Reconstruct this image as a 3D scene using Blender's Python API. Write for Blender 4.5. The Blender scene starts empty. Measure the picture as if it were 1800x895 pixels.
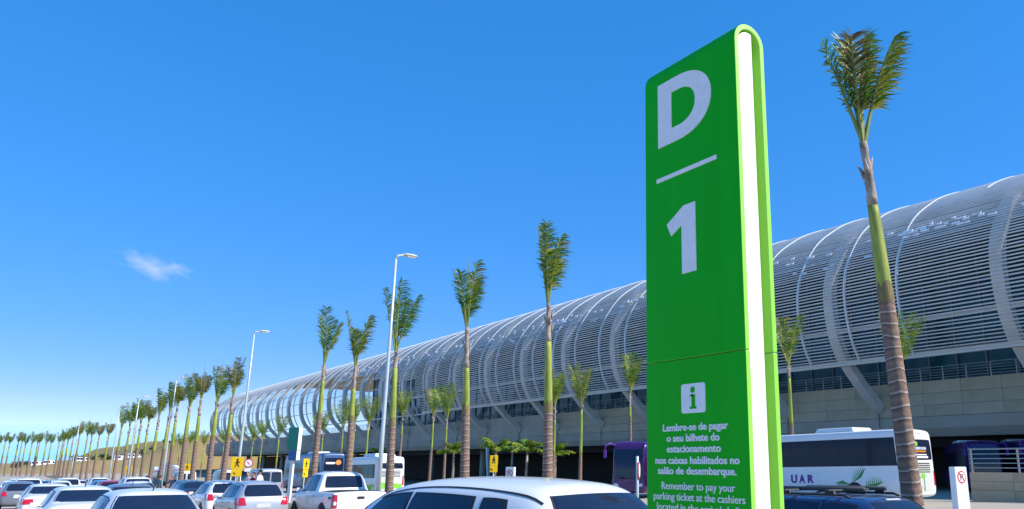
import bpy, bmesh, math, random
from mathutils import Vector, Matrix, Euler
from mathutils.bvhtree import BVHTree
R = math.radians
PI = math.pi
scene = bpy.context.scene
COL = scene.collection

# ------------------------------------------------------------------ camera, sky, sun, exposure
cam_d = bpy.data.cameras.new('camera')
cam_d.sensor_fit = 'HORIZONTAL'
cam_d.sensor_width = 36.0
cam_d.lens = 28.0
cam_d.shift_x = -0.11667            # the photograph is an off-centre crop
cam_d.clip_start = 0.1
cam_d.clip_end = 6000
cam = bpy.data.objects.new('camera', cam_d)
COL.objects.link(cam)
cam.location = (0, 0, 1.65)
cam.rotation_euler = (R(90 + 14.59), 0, R(52.5))
scene.camera = cam

SUN_AZ = 38.0        # degrees from +X towards +Y
SUN_EL = 42.0
world = bpy.data.worlds.new('World')
scene.world = world
world.use_nodes = True
nt = world.node_tree
bg = nt.nodes['Background']
sky = nt.nodes.new('ShaderNodeTexSky')
sky.sky_type = 'NISHITA'
sky.sun_disc = False
sky.sun_elevation = R(SUN_EL)
sky.sun_rotation = R(90 - SUN_AZ)
sky.altitude = 0
sky.air_density = 1.0
sky.dust_density = 0.0
sky.ozone_density = 3.0
# the photograph's sky is a deep, even blue: one uniform grade over the whole dome
sep = nt.nodes.new('ShaderNodeSeparateColor'); sep.mode = 'HSV'
cmb = nt.nodes.new('ShaderNodeCombineColor'); cmb.mode = 'HSV'
nt.links.new(sky.outputs[0], sep.inputs[0])
hue = nt.nodes.new('ShaderNodeMapRange')
hue.inputs['From Min'].default_value = 0.33
hue.inputs['From Max'].default_value = 0.61
hue.inputs['To Min'].default_value = 0.584
hue.inputs['To Max'].default_value = 0.615
nt.links.new(sep.outputs[0], hue.inputs['Value'])
nt.links.new(hue.outputs[0], cmb.inputs[0])
sat = nt.nodes.new('ShaderNodeMath'); sat.operation = 'POWER'
nt.links.new(sep.outputs[1], sat.inputs[0]); sat.inputs[1].default_value = 0.38
sm = nt.nodes.new('ShaderNodeMath'); sm.operation = 'MULTIPLY'; sm.inputs[1].default_value = 1.09; sm.use_clamp = True
nt.links.new(sat.outputs[0], sm.inputs[0])
nt.links.new(sm.outputs[0], cmb.inputs[1])
val = nt.nodes.new('ShaderNodeMath'); val.operation = 'POWER'
nt.links.new(sep.outputs[2], val.inputs[0]); val.inputs[1].default_value = 0.52
mul = nt.nodes.new('ShaderNodeMath'); mul.operation = 'MULTIPLY'
nt.links.new(val.outputs[0], mul.inputs[0]); mul.inputs[1].default_value = 2.12
nt.links.new(mul.outputs[0], cmb.inputs[2])
nt.links.new(cmb.outputs[0], bg.inputs['Color'])
bg.inputs['Strength'].default_value = 0.13

sun_d = bpy.data.lights.new('sun', 'SUN')
sun_d.energy = 4.0
sun_d.angle = R(0.53)
sun_d.color = (1.0, 0.95, 0.86)
sun = bpy.data.objects.new('sun', sun_d)
COL.objects.link(sun)
sv = Vector((math.cos(R(SUN_AZ)) * math.cos(R(SUN_EL)), math.sin(R(SUN_AZ)) * math.cos(R(SUN_EL)), math.sin(R(SUN_EL))))
sun.rotation_euler = sv.to_track_quat('Z', 'Y').to_euler()
sun.location = (60, 20, 60)

scene.view_settings.view_transform = 'Standard'
scene.view_settings.look = 'None'
scene.view_settings.exposure = 0.65
scene.view_settings.gamma = 1.0
scene.view_settings.use_curve_mapping = False


def gz(X):
    """height of the gently falling parking lot"""
    return 0.016 * max(X, -140.0) if X < 0 else 0.0


# ------------------------------------------------------------------ materials
def _lk(nt, a, b):
    nt.links.new(a, b)


def mat(name, col, rough=0.6, metal=0.0, var=0.12, scale=4.0, bump=0.0, bscale=None, coat=0.0, spec=0.5, col2=None,
        transl=0.0, stretch=None):
    m = bpy.data.materials.new(name)
    m.use_nodes = True
    nt = m.node_tree
    p = nt.nodes['Principled BSDF']
    p.inputs['Roughness'].default_value = rough
    p.inputs['Metallic'].default_value = metal
    p.inputs['Coat Weight'].default_value = coat
    p.inputs['Coat Roughness'].default_value = 0.04
    p.inputs['Specular IOR Level'].default_value = spec
    tc = nt.nodes.new('ShaderNodeTexCoord')
    n = nt.nodes.new('ShaderNodeTexNoise')
    n.inputs['Scale'].default_value = scale
    n.inputs['Detail'].default_value = 6
    n.inputs['Roughness'].default_value = 0.6
    if stretch:
        mp = nt.nodes.new('ShaderNodeMapping')
        mp.inputs['Scale'].default_value = stretch
        _lk(nt, tc.outputs['Object'], mp.inputs['Vector'])
        _lk(nt, mp.outputs[0], n.inputs['Vector'])
    else:
        _lk(nt, tc.outputs['Object'], n.inputs['Vector'])
    r = nt.nodes.new('ShaderNodeValToRGB')
    e = r.color_ramp.elements
    e[0].position = 0.3
    e[1].position = 0.7
    if col2 is None:
        e[0].color = tuple(max(0, c * (1 - var)) for c in col) + (1,)
        e[1].color = tuple(min(1, c * (1 + var)) for c in col) + (1,)
    else:
        e[0].color = tuple(col) + (1,)
        e[1].color = tuple(col2) + (1,)
    _lk(nt, n.outputs['Fac'], r.inputs['Fac'])
    _lk(nt, r.outputs['Color'], p.inputs['Base Color'])
    if bump:
        nb = nt.nodes.new('ShaderNodeTexNoise')
        nb.inputs['Scale'].default_value = bscale or scale * 6
        nb.inputs['Detail'].default_value = 4
        _lk(nt, tc.outputs['Object'], nb.inputs['Vector'])
        b = nt.nodes.new('ShaderNodeBump')
        b.inputs['Strength'].default_value = bump
        b.inputs['Distance'].default_value = 0.02
        _lk(nt, nb.outputs['Fac'], b.inputs['Height'])
        _lk(nt, b.outputs['Normal'], p.inputs['Normal'])
    if transl:
        t = nt.nodes.new('ShaderNodeBsdfTranslucent')
        _lk(nt, r.outputs['Color'], t.inputs['Color'])
        mx = nt.nodes.new('ShaderNodeMixShader')
        mx.inputs['Fac'].default_value = transl
        _lk(nt, p.outputs[0], mx.inputs[1])
        _lk(nt, t.outputs[0], mx.inputs[2])
        _lk(nt, mx.outputs[0], nt.nodes['Material Output'].inputs['Surface'])
    return m


def leaf_mat(name, stops, transl=0.35):
    """colour differs from leaflet to leaflet"""
    m = bpy.data.materials.new(name)
    m.use_nodes = True
    nt = m.node_tree
    p = nt.nodes['Principled BSDF']
    p.inputs['Roughness'].default_value = 0.45
    p.inputs['Specular IOR Level'].default_value = 0.35
    g = nt.nodes.new('ShaderNodeNewGeometry')
    r = nt.nodes.new('ShaderNodeValToRGB')
    r.color_ramp.interpolation = 'LINEAR'
    e = r.color_ramp.elements
    e[0].position, e[0].color = stops[0][0], tuple(stops[0][1]) + (1,)
    e[1].position, e[1].color = stops[-1][0], tuple(stops[-1][1]) + (1,)
    for ps, c in stops[1:-1]:
        x = e.new(ps)
        x.color = tuple(c) + (1,)
    _lk(nt, g.outputs['Random Per Island'], r.inputs['Fac'])
    _lk(nt, r.outputs['Color'], p.inputs['Base Color'])
    t = nt.nodes.new('ShaderNodeBsdfTranslucent')
    _lk(nt, r.outputs['Color'], t.inputs['Color'])
    mx = nt.nodes.new('ShaderNodeMixShader')
    mx.inputs['Fac'].default_value = transl
    _lk(nt, p.outputs[0], mx.inputs[1])
    _lk(nt, t.outputs[0], mx.inputs[2])
    _lk(nt, mx.outputs[0], nt.nodes['Material Output'].inputs['Surface'])
    return m


def trunk_mat():
    m = bpy.data.materials.new('ringed_bark')
    m.use_nodes = True
    nt = m.node_tree
    p = nt.nodes['Principled BSDF']
    p.inputs['Roughness'].default_value = 0.85
    tc = nt.nodes.new('ShaderNodeTexCoord')
    sep = nt.nodes.new('ShaderNodeSeparateXYZ')
    _lk(nt, tc.outputs['Object'], sep.inputs[0])
    n = nt.nodes.new('ShaderNodeTexNoise')
    n.inputs['Scale'].default_value = 2.2
    n.inputs['Detail'].default_value = 3
    _lk(nt, tc.outputs['Object'], n.inputs['Vector'])
    ma = nt.nodes.new('ShaderNodeMath'); ma.operation = 'MULTIPLY_ADD'
    _lk(nt, n.outputs['Fac'], ma.inputs[0]); ma.inputs[1].default_value = 0.22
    _lk(nt, sep.outputs['Z'], ma.inputs[2])
    dv = nt.nodes.new('ShaderNodeMath'); dv.operation = 'DIVIDE'
    _lk(nt, ma.outputs[0], dv.inputs[0]); dv.inputs[1].default_value = 0.215
    fr = nt.nodes.new('ShaderNodeMath'); fr.operation = 'FRACT'
    _lk(nt, dv.outputs[0], fr.inputs[0])
    r = nt.nodes.new('ShaderNodeValToRGB')
    e = r.color_ramp.elements
    e[0].position, e[0].color = 0.0, (0.50, 0.41, 0.35, 1)
    e[1].position, e[1].color = 1.0, (0.13, 0.075, 0.055, 1)
    for ps, c in [(0.11, (0.44, 0.35, 0.30, 1)), (0.17, (0.24, 0.145, 0.105, 1)), (0.6, (0.29, 0.185, 0.135, 1))]:
        x = e.new(ps); x.color = c
    _lk(nt, fr.outputs[0], r.inputs['Fac'])
    n2 = nt.nodes.new('ShaderNodeTexNoise')
    n2.inputs['Scale'].default_value = 9
    n2.inputs['Detail'].default_value = 6
    _lk(nt, tc.outputs['Object'], n2.inputs['Vector'])
    mx = nt.nodes.new('ShaderNodeMix'); mx.data_type = 'RGBA'; mx.blend_type = 'MULTIPLY'
    mx.inputs['Factor'].default_value = 0.7
    rr = nt.nodes.new('ShaderNodeValToRGB')
    rr.color_ramp.elements[0].position = 0.3; rr.color_ramp.elements[0].color = (0.55, 0.55, 0.55, 1)
    rr.color_ramp.elements[1].position = 0.7; rr.color_ramp.elements[1].color = (1.1, 1.1, 1.1, 1)
    _lk(nt, n2.outputs['Fac'], rr.inputs['Fac'])
    _lk(nt, r.outputs['Color'], mx.inputs['A'])
    _lk(nt, rr.outputs['Color'], mx.inputs['B'])
    _lk(nt, mx.outputs['Result'], p.inputs['Base Color'])
    b = nt.nodes.new('ShaderNodeBump')
    b.inputs['Strength'].default_value = 0.5
    b.inputs['Distance'].default_value = 0.03
    _lk(nt, n2.outputs['Fac'], b.inputs['Height'])
    _lk(nt, b.outputs['Normal'], p.inputs['Normal'])
    return m


M = {}
M['asphalt'] = mat('asphalt', (0.05, 0.05, 0.052), 0.9, var=0.3, scale=3, bump=0.3, bscale=80)
M['earth'] = mat('earth', (0.34, 0.25, 0.15), 0.95, scale=0.05, col2=(0.27, 0.24, 0.12))
M['paving'] = mat('concrete_paving', (0.34, 0.30, 0.24), 0.9, scale=0.4, col2=(0.42, 0.38, 0.31), bump=0.3, bscale=30)
M['drygrass'] = mat('dry_grass', (0.36, 0.23, 0.09), 0.95, scale=0.08, col2=(0.24, 0.20, 0.07), bump=0.6, bscale=2)
M['kerb'] = mat('kerb_concrete', (0.40, 0.39, 0.36), 0.85, var=0.2, bump=0.2)
M['soil'] = mat('soil', (0.10, 0.12, 0.05), 0.95, col2=(0.16, 0.11, 0.06), scale=2)
M['roadpaint'] = mat('road_paint', (0.72, 0.72, 0.70), 0.7, var=0.15, scale=9)
M['concrete'] = mat('concrete', (0.48, 0.39, 0.245), 0.9, scale=0.6, col2=(0.58, 0.49, 0.335), bump=0.25, bscale=12)
M['concrete2'] = mat('concrete_stained', (0.43, 0.345, 0.215), 0.9, scale=0.9, col2=(0.56, 0.47, 0.32), bump=0.25, bscale=9)
M['concrete3'] = mat('concrete_grey', (0.43, 0.38, 0.29), 0.9, scale=0.35, col2=(0.53, 0.48, 0.38), bump=0.25, bscale=9)
M['steel_white'] = mat('white_steel', (0.74, 0.70, 0.62), 0.5, var=0.08, scale=1.2)
M['louver'] = mat('louver_aluminium', (0.74, 0.70, 0.64), 0.42, metal=0.0, var=0.1, scale=0.4)
M['glint_white'] = mat('white_glint_plate', (0.85, 0.85, 0.83), 0.4, var=0.05)  # white that paints the sunlit glints between the louvers
M['rib_white'] = mat('rib_white', (0.80, 0.79, 0.76), 0.45, var=0.06)
M['fascia'] = mat('fascia_cream', (0.68, 0.62, 0.50), 0.5, var=0.08, scale=0.7)
M['roofskin'] = mat('roof_sheet', (0.30, 0.31, 0.32), 0.5, metal=0.2, var=0.08, scale=0.3)
M['tealglass'] = mat('teal_glass', (0.014, 0.075, 0.072), 0.08, var=0.3, scale=0.3, spec=0.4)
M['mullion'] = mat('mullion', (0.20, 0.21, 0.21), 0.5, metal=0.3)
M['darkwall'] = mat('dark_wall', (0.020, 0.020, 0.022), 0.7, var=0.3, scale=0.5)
M['rail'] = mat('rail_steel', (0.38, 0.42, 0.41), 0.4, metal=0.4, var=0.1)
M['galv'] = mat('galvanised_pole', (0.55, 0.62, 0.64), 0.42, metal=0.25, var=0.06, scale=3)
M['lamp_head'] = mat('lamp_head', (0.62, 0.58, 0.52), 0.5, var=0.08)
M['lamp_glass'] = mat('lamp_glass', (0.6, 0.56, 0.48), 0.2, var=0.05)
M['sign_green'] = mat('sign_green', (0.004, 0.43, 0.010), 0.5, var=0.07, scale=1.5, spec=0.12, stretch=(3, 3, 0.35))
M['sign_green_lit'] = mat('sign_green_lit', (0.30, 0.74, 0.07), 0.4, var=0.04, scale=2)  # lighter copy of the sign green, sunlight painted into edges and inside
M['sign_white'] = mat('sign_white', (0.86, 0.86, 0.86), 0.45, var=0.02)
M['sign_letter'] = mat('sign_letter', (0.82, 0.82, 0.84), 0.5, var=0.06, scale=14)
M['sign_teal'] = mat('sign_teal', (0.01, 0.22, 0.16), 0.4, var=0.06)
M['sign_blue'] = mat('sign_blue', (0.03, 0.13, 0.35), 0.4, var=0.06)
M['yellow'] = mat('sign_yellow', (0.90, 0.55, 0.0), 0.45, var=0.05)
M['signblack'] = mat('sign_black', (0.03, 0.025, 0.02), 0.5)
M['signred'] = mat('sign_red', (0.62, 0.03, 0.05), 0.45)
M['bark'] = trunk_mat()
M['shaft'] = mat('green_crownshaft', (0.15, 0.19, 0.03), 0.55, scale=1.0, col2=(0.42, 0.46, 0.09), spec=0.3, stretch=(7, 7, 1.0), bump=0.15, bscale=12)
M['shaft_far'] = mat('green_crownshaft_young', (0.15, 0.24, 0.03), 0.55, scale=1.0, col2=(0.40, 0.46, 0.08), spec=0.3, stretch=(7, 7, 1.0))
M['sheath'] = mat('dry_sheath', (0.17, 0.11, 0.075), 0.85, scale=4, col2=(0.48, 0.42, 0.36), bump=0.6, bscale=20)
M['fibre'] = mat('palm_fibre', (0.15, 0.10, 0.055), 0.9, scale=1.0, col2=(0.27, 0.24, 0.08), stretch=(14, 14, 3), bump=0.4, bscale=18)
M['petiole'] = mat('petiole', (0.22, 0.26, 0.05), 0.5, var=0.3, scale=3)
M['leaf_green'] = leaf_mat('frond_green', [(0, (0.037, 0.125, 0.012)), (0.5, (0.094, 0.237, 0.02)), (0.86, (0.213, 0.338, 0.03)), (1, (0.425, 0.325, 0.08))])
M['leaf_olive'] = leaf_mat('frond_olive', [(0, (0.062, 0.138, 0.012)), (0.45, (0.188, 0.288, 0.02)), (0.8, (0.4, 0.4, 0.04)), (1, (0.45, 0.288, 0.09))])
M['leaf_brown'] = leaf_mat('frond_brown', [(0, (0.1, 0.088, 0.02)), (0.4, (0.25, 0.175, 0.05)), (0.7, (0.175, 0.2, 0.03)), (1, (0.5, 0.338, 0.15))])
M['leaf_fresh'] = leaf_mat('frond_fresh', [(0, (0.088, 0.175, 0.012)), (0.5, (0.225, 0.35, 0.02)), (1, (0.45, 0.45, 0.04))])
M['leaf_bush'] = leaf_mat('bush_leaf', [(0, (0.02, 0.045, 0.012)), (1, (0.07, 0.10, 0.03))])
M['glass'] = mat('tinted_glass', (0.012, 0.02, 0.045), 0.04, var=0.1, spec=0.5)
M['glass_blue'] = mat('blue_tint_glass', (0.015, 0.035, 0.075), 0.05, var=0.1, spec=0.5)
M['coach_glass'] = mat('coach_glass', (0.008, 0.014, 0.035), 0.06, var=0.1, spec=0.2)
M['rubber'] = mat('black_rubber', (0.015, 0.015, 0.017), 0.6, var=0.2)
M['tyre'] = mat('tyre', (0.022, 0.022, 0.023), 0.85, var=0.2, scale=20)
M['rim'] = mat('alloy_rim', (0.42, 0.43, 0.45), 0.35, metal=0.7)
M['white_paint'] = mat('white_car_paint', (0.80, 0.80, 0.79), 0.28, var=0.015, scale=1.5, coat=0.7)
M['silver_paint'] = mat('silver_car_paint', (0.48, 0.50, 0.52), 0.3, metal=0.35, var=0.03, coat=0.7)
M['grey_paint'] = mat('grey_car_paint', (0.20, 0.22, 0.25), 0.3, metal=0.35, var=0.03, coat=0.7)
M['black_paint'] = mat('black_car_paint', (0.018, 0.022, 0.03), 0.25, var=0.1, coat=0.8)
M['blue_paint'] = mat('dark_blue_car_paint', (0.02, 0.05, 0.16), 0.25, metal=0.2, var=0.05, coat=0.9)
M['teal_paint'] = mat('blue_car_paint', (0.05, 0.18, 0.32), 0.25, var=0.05, coat=0.9)
M['red_paint'] = mat('red_car_paint', (0.38, 0.02, 0.03), 0.25, var=0.05, coat=0.9)
M['purple_paint'] = mat('purple_coach_paint', (0.055, 0.008, 0.11), 0.3, var=0.1, coat=0.6)
M['purple'] = mat('purple_print', (0.11, 0.02, 0.28), 0.5)
M['navy_paint'] = mat('navy_coach_paint', (0.03, 0.08, 0.20), 0.35, scale=0.8, col2=(0.055, 0.12, 0.26), coat=0.4)
M['coach_white'] = mat('coach_white_paint', (0.78, 0.79, 0.78), 0.35, var=0.03, scale=0.8, coat=0.4)
M['coach_cream'] = mat('coach_rear_cream', (0.66, 0.66, 0.60), 0.4, var=0.03, scale=0.8, coat=0.4)
M['tail_red'] = mat('tail_lamp_red', (0.50, 0.012, 0.03), 0.15, var=0.15, scale=8, coat=0.6)
M['tail_amber'] = mat('tail_lamp_amber', (0.75, 0.25, 0.02), 0.2, coat=0.6)
M['lamp_clear'] = mat('clear_lamp', (0.7, 0.72, 0.75), 0.12, coat=0.6)
M['plate'] = mat('number_plate', (0.55, 0.55, 0.53), 0.5, var=0.1, scale=14)
M['plastic'] = mat('dark_plastic', (0.05, 0.052, 0.055), 0.6, var=0.15)
M['chrome'] = mat('chrome', (0.6, 0.6, 0.62), 0.15, metal=0.9)
M['leafprint'] = mat('green_print', (0.02, 0.26, 0.03), 0.45)
M['limeprint'] = mat('lime_print', (0.25, 0.62, 0.06), 0.45)
M['orangeprint'] = mat('orange_print', (0.85, 0.30, 0.06), 0.45)
M['greyprint'] = mat('brown_print', (0.20, 0.13, 0.10), 0.45, var=0.4, scale=3)
M['paleprint'] = mat('pale_print', (0.45, 0.50, 0.62), 0.45, var=0.4, scale=3)
M['redprint'] = mat('red_print', (0.62, 0.04, 0.04), 0.45)
M['skin'] = mat('skin', (0.45, 0.25, 0.17), 0.55, var=0.06)
M['hair'] = mat('dark_hair', (0.03, 0.02, 0.015), 0.7)
M['shirt_red'] = mat('coral_shirt', (0.60, 0.12, 0.11), 0.85, var=0.12, scale=9)
M['shirt_wine'] = mat('wine_shirt', (0.22, 0.015, 0.05), 0.85, var=0.12, scale=9)
M['shirt_teal'] = mat('teal_shirt', (0.12, 0.26, 0.26), 0.85, var=0.12, scale=9)
M['shirt_navy'] = mat('navy_shirt', (0.03, 0.04, 0.09), 0.85, var=0.12, scale=9)
M['shirt_white'] = mat('cream_shirt', (0.74, 0.70, 0.62), 0.85, var=0.06, scale=9)
M['shirt_grey'] = mat('grey_shirt', (0.40, 0.42, 0.45), 0.85, var=0.06, scale=9)
M['trouser'] = mat('dark_trousers', (0.04, 0.045, 0.07), 0.85, var=0.2, scale=9)
M['shoe'] = mat('shoe', (0.03, 0.025, 0.02), 0.6)


# ------------------------------------------------------------------ mesh helpers
class MB:
    def __init__(self):
        self.v, self.f, self.m = [], [], []

    def add(self, verts, faces, mi=0):
        o = len(self.v)
        self.v += [tuple(p) for p in verts]
        for f in faces:
            self.f.append(tuple(i + o for i in f))
            self.m.append(mi)

    def box(self, c, s, rot=None, mi=0, taper=1.0):
        hx, hy, hz = s[0] / 2, s[1] / 2, s[2] / 2
        vs = []
        for z in (-hz, hz):
            k = taper if z > 0 else 1.0
            for x, y in ((-hx, -hy), (hx, -hy), (hx, hy), (-hx, hy)):
                p = Vector((x * k, y * k, z))
                if rot is not None:
                    p = rot @ p
                vs.append(p + Vector(c))
        self.add(vs, [(3, 2, 1, 0), (4, 5, 6, 7), (0, 1, 5, 4), (1, 2, 6, 5), (2, 3, 7, 6), (3, 0, 4, 7)], mi)
        return self

    def tube(self, pts, rad, n=8, mi=0, caps=True):
        pts = [Vector(p) for p in pts]
        if not isinstance(rad, (list, tuple)):
            rad = [rad] * len(pts)
        vs, fs = [], []
        up = Vector((0, 0, 1))
        t0 = (pts[1] - pts[0]).normalized()
        ref = Vector((1, 0, 0)) if abs(t0.x) < 0.9 else up
        a = t0.cross(ref).normalized()
        for i, p in enumerate(pts):
            if i == 0:
                t = t0
            elif i == len(pts) - 1:
                t = (pts[i] - pts[i - 1]).normalized()
            else:
                t = (pts[i + 1] - pts[i - 1]).normalized()
            a = (a - t * a.dot(t)).normalized()
            b = t.cross(a)
            for k in range(n):
                w = 2 * PI * k / n
                vs.append(p + (a * math.cos(w) + b * math.sin(w)) * rad[i])
        for i in range(len(pts) - 1):
            for k in range(n):
                k2 = (k + 1) % n
                fs.append((i * n + k, i * n + k2, (i + 1) * n + k2, (i + 1) * n + k))
        if caps:
            fs.append(tuple(range(n - 1, -1, -1)))
            fs.append(tuple((len(pts) - 1) * n + k for k in range(n)))
        self.add(vs, fs, mi)
        return self

    def prism(self, poly, z0, z1, mi=0):
        """poly in xy, extruded along z"""
        n = len(poly)
        vs = [(x, y, z0) for x, y in poly] + [(x, y, z1) for x, y in poly]
        fs = [tuple(range(n - 1, -1, -1)), tuple(range(n, 2 * n))]
        for i in range(n):
            j = (i + 1) % n
            fs.append((i, j, j + n, i + n))
        self.add(vs, fs, mi)
        return self

    def lathe(self, prof, n=24, axis='y', c=(0, 0, 0), mi=0):
        """prof: list of (r, h)"""
        vs, fs = [], []
        for r, h in prof:
            for k in range(n):
                w = 2 * PI * k / n
                if axis == 'y':
                    vs.append((c[0] + r * math.cos(w), c[1] + h, c[2] + r * math.sin(w)))
                else:
                    vs.append((c[0] + r * math.cos(w), c[1] + r * math.sin(w), c[2] + h))
        for i in range(len(prof) - 1):
            for k in range(n):
                k2 = (k + 1) % n
                fs.append((i * n + k, i * n + k2, (i + 1) * n + k2, (i + 1) * n + k))
        fs.append(tuple(range(n)))
        fs.append(tuple((len(prof) - 1) * n + k for k in range(n)))
        self.add(vs, fs, mi)
        return self

    def build(self, name, mats, parent=None, smooth=False, fixn=True):
        me = bpy.data.meshes.new(name)
        me.from_pydata(self.v, [], self.f)
        if not isinstance(mats, (list, tuple)):
            mats = [mats]
        for m in mats:
            me.materials.append(M[m] if isinstance(m, str) else m)
        if len(mats) > 1:
            me.polygons.foreach_set('material_index', self.m)
        if fixn:
            bm = bmesh.new()
            bm.from_mesh(me)
            bmesh.ops.recalc_face_normals(bm, faces=bm.faces)
            bm.to_mesh(me)
            bm.free()
        if smooth:
            me.polygons.foreach_set('use_smooth', [True] * len(me.polygons))
        me.update()
        return link(name, me, parent)


def link(name, me, parent=None):
    o = bpy.data.objects.new(name, me)
    COL.objects.link(o)
    if parent is not None:
        o.parent = parent
    return o


def tag(o, label=None, cat=None, group=None, kind=None):
    if label: o['label'] = label
    if cat: o['category'] = cat
    if group: o['group'] = group
    if kind: o['kind'] = kind
    return o


def empty(name, loc=(0, 0, 0), rz=0.0):
    o = bpy.data.objects.new(name, None)
    o.empty_display_size = 0.3
    COL.objects.link(o)
    o.location = loc
    o.rotation_euler = (0, 0, rz)
    return o


def copy_tree(o, parent=None, swap=None):
    c = o.copy()
    COL.objects.link(c)
    c.parent = parent
    if swap and c.type == 'MESH':
        for s in c.material_slots:
            if s.material and s.material.name in swap:
                new = M[swap[s.material.name]]
                s.link = 'OBJECT'
                s.material = new
    for ch in list(o.children):
        copy_tree(ch, c, swap)
    return c


def bevel(o, w=0.01, seg=2):
    md = o.modifiers.new('bevel', 'BEVEL')
    md.width = w
    md.segments = seg
    md.limit_method = 'ANGLE'
    md.angle_limit = R(40)
    return o


# ------------------------------------------------------------------ the setting: ground, planting strip, embankment
def build_ground():
    xs = [-3000, -1200, -600, -300, -140, -100, -60, -30, 0, 40, 200, 1200, 3000]
    ys = [-3000, -800, -200, -60, 0, 60, 200, 800, 3000]
    mb = MB()
    vs = [(x, y, gz(x) - 0.012) for y in ys for x in xs]
    nx = len(xs)
    fs = [(j * nx + i, j * nx + i + 1, (j + 1) * nx + i + 1, (j + 1) * nx + i) for j in range(len(ys) - 1) for i in range(nx - 1)]
    mb.add(vs, fs)
    tag(mb.build('ground', 'earth'), kind='structure')
    mb = MB()
    xs = [-330, -220, -140, -100, -60, -30, 0, 40, 80]
    vs = [(x, y, gz(x)) for y in (-60, 60) for x in xs]
    nx = len(xs)
    mb.add(vs, [(i, i + 1, nx + i + 1, nx + i) for i in range(nx - 1)])
    tag(mb.build('parking_lot', 'paving'), kind='structure')
    # raised strip under the front row of palms
    mb = MB()
    xs = [-290, -140, -100, -60, -30, 0, 12]
    prof = [(10.6, 0.0), (10.6, 0.12), (10.75, 0.13), (13.85, 0.13), (14.0, 0.12), (14.0, 0.0)]
    vs = [(x, y, gz(x) + z - (0.02 if z == 0 else 0)) for x in xs for y, z in prof]
    n = len(prof)
    for i in range(len(xs) - 1):
        for k in range(n - 1):
            a = i * n + k
            mb.f.append((a, a + 1, a + n + 1, a + n)); mb.m.append(1 if k == 2 else 0)
    mb.v = vs
    tag(mb.build('planting_strip', ['kerb', 'soil']), kind='structure')
    # bay lines
    par = bpy.data.objects['parking_lot']
    mb = MB()
    for k in range(12):
        x = -4 - k * 5.2
        vs = [(x - 0.05, 0.6, gz(x) + 0.006), (x + 0.05, 0.6, gz(x) + 0.006), (x + 0.05, 9.8, gz(x) + 0.006), (x - 0.05, 9.8, gz(x) + 0.006)]
        mb.add(vs, [(0, 1, 2, 3)])
    mb.build('bay_marking', 'roadpaint', par)


build_ground()


def hill_h(x, y):
    t = min(1, max(0, (-x - 348) / 40.0))
    t = t * t * (3 - 2 * t)
    w = min(1, max(0, (y + 4) / 42.0))
    h = -1.6 + 4.6 * w * w * (3 - 2 * w) + 0.5 * math.sin(y * 0.09 + 1) + 0.5 * math.sin(x * 0.03)
    u = min(1, max(0, (y - 42) / 24.0))
    h += 9.8 * u * u * (3 - 2 * u)
    return -2.6 + (h + 2.0) * t + 0.35 * math.sin(x * 0.31 + y * 0.4) * t


def build_hill():
    nx, ny = 40, 60
    mb = MB()
    xs = [-346 - 12 * i for i in range(nx)]
    ys = [-220 + 8 * j for j in range(ny)]
    vs = [(x, y, hill_h(x, y)) for y in ys for x in xs]
    mb.add(vs, [(j * nx + i, j * nx + i + 1, (j + 1) * nx + i + 1, (j + 1) * nx + i) for j in range(ny - 1) for i in range(nx - 1)])
    tag(mb.build('hill', 'drygrass', smooth=True), kind='structure')


build_hill()

# ------------------------------------------------------------------ terminal building
SEC = [(56.5, 9.95), (55.73, 11.3), (55.28, 12.7), (55.05, 14.06), (55.0, 15.3), (55.1, 16.4), (55.5, 17.75), (56.4, 19.25),
       (57.5, 20.66), (58.7, 21.8), (60.5, 23.0), (62.8, 24.25), (66, 25.45), (70, 26.5), (76, 27.7), (84, 28.6), (95, 29.0), (110, 28.2)]


def sec_resample(step):
    """points along the section with tangents, evenly spaced (Catmull-Rom)"""
    P = [Vector((0, y, z)) for y, z in SEC]
    dense = []
    for i in range(len(P) - 1):
        p0 = P[max(0, i - 1)]; p1 = P[i]; p2 = P[i + 1]; p3 = P[min(len(P) - 1, i + 2)]
        for k in range(24):
            t = k / 24
            dense.append(0.5 * ((2 * p1) + (p2 - p0) * t + (2 * p0 - 5 * p1 + 4 * p2 - p3) * t * t + (-p0 + 3 * p1 - 3 * p2 + p3) * t ** 3))
    dense.append(P[-1])
    out = [dense[0].copy()]
    acc = 0
    for a, b in zip(dense, dense[1:]):
        d = (b - a).length
        acc += d
        if acc >= step:
            out.append(b.copy()); acc -= step
    return out


def ribbon(mb, pts, x0, x1, t_out, t_in, mi=0):
    """box section following pts (0,y,z) between x0,x1; offsets along the outward normal"""
    n = len(pts)
    vs = []
    for i, p in enumerate(pts):
        a = pts[max(0, i - 1)]; b = pts[min(n - 1, i + 1)]
        t = (b - a).normalized()
        nr = Vector((0, -t.z, t.y))         # outward (towards the viewer / up)
        o = p + nr * t_out
        q = p - nr * t_in
        vs += [(x0, o.y, o.z), (x1, o.y, o.z), (x1, q.y, q.z), (x0, q.y, q.z)]
    fs = []
    for i in range(n - 1):
        for k in range(4):
            k2 = (k + 1) % 4
            fs.append((i * 4 + k, i * 4 + k2, (i + 1) * 4 + k2, (i + 1) * 4 + k))
    fs += [(0, 1, 2, 3), tuple((n - 1) * 4 + k for k in (3, 2, 1, 0))]
    mb.add(vs, fs, mi)


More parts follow.
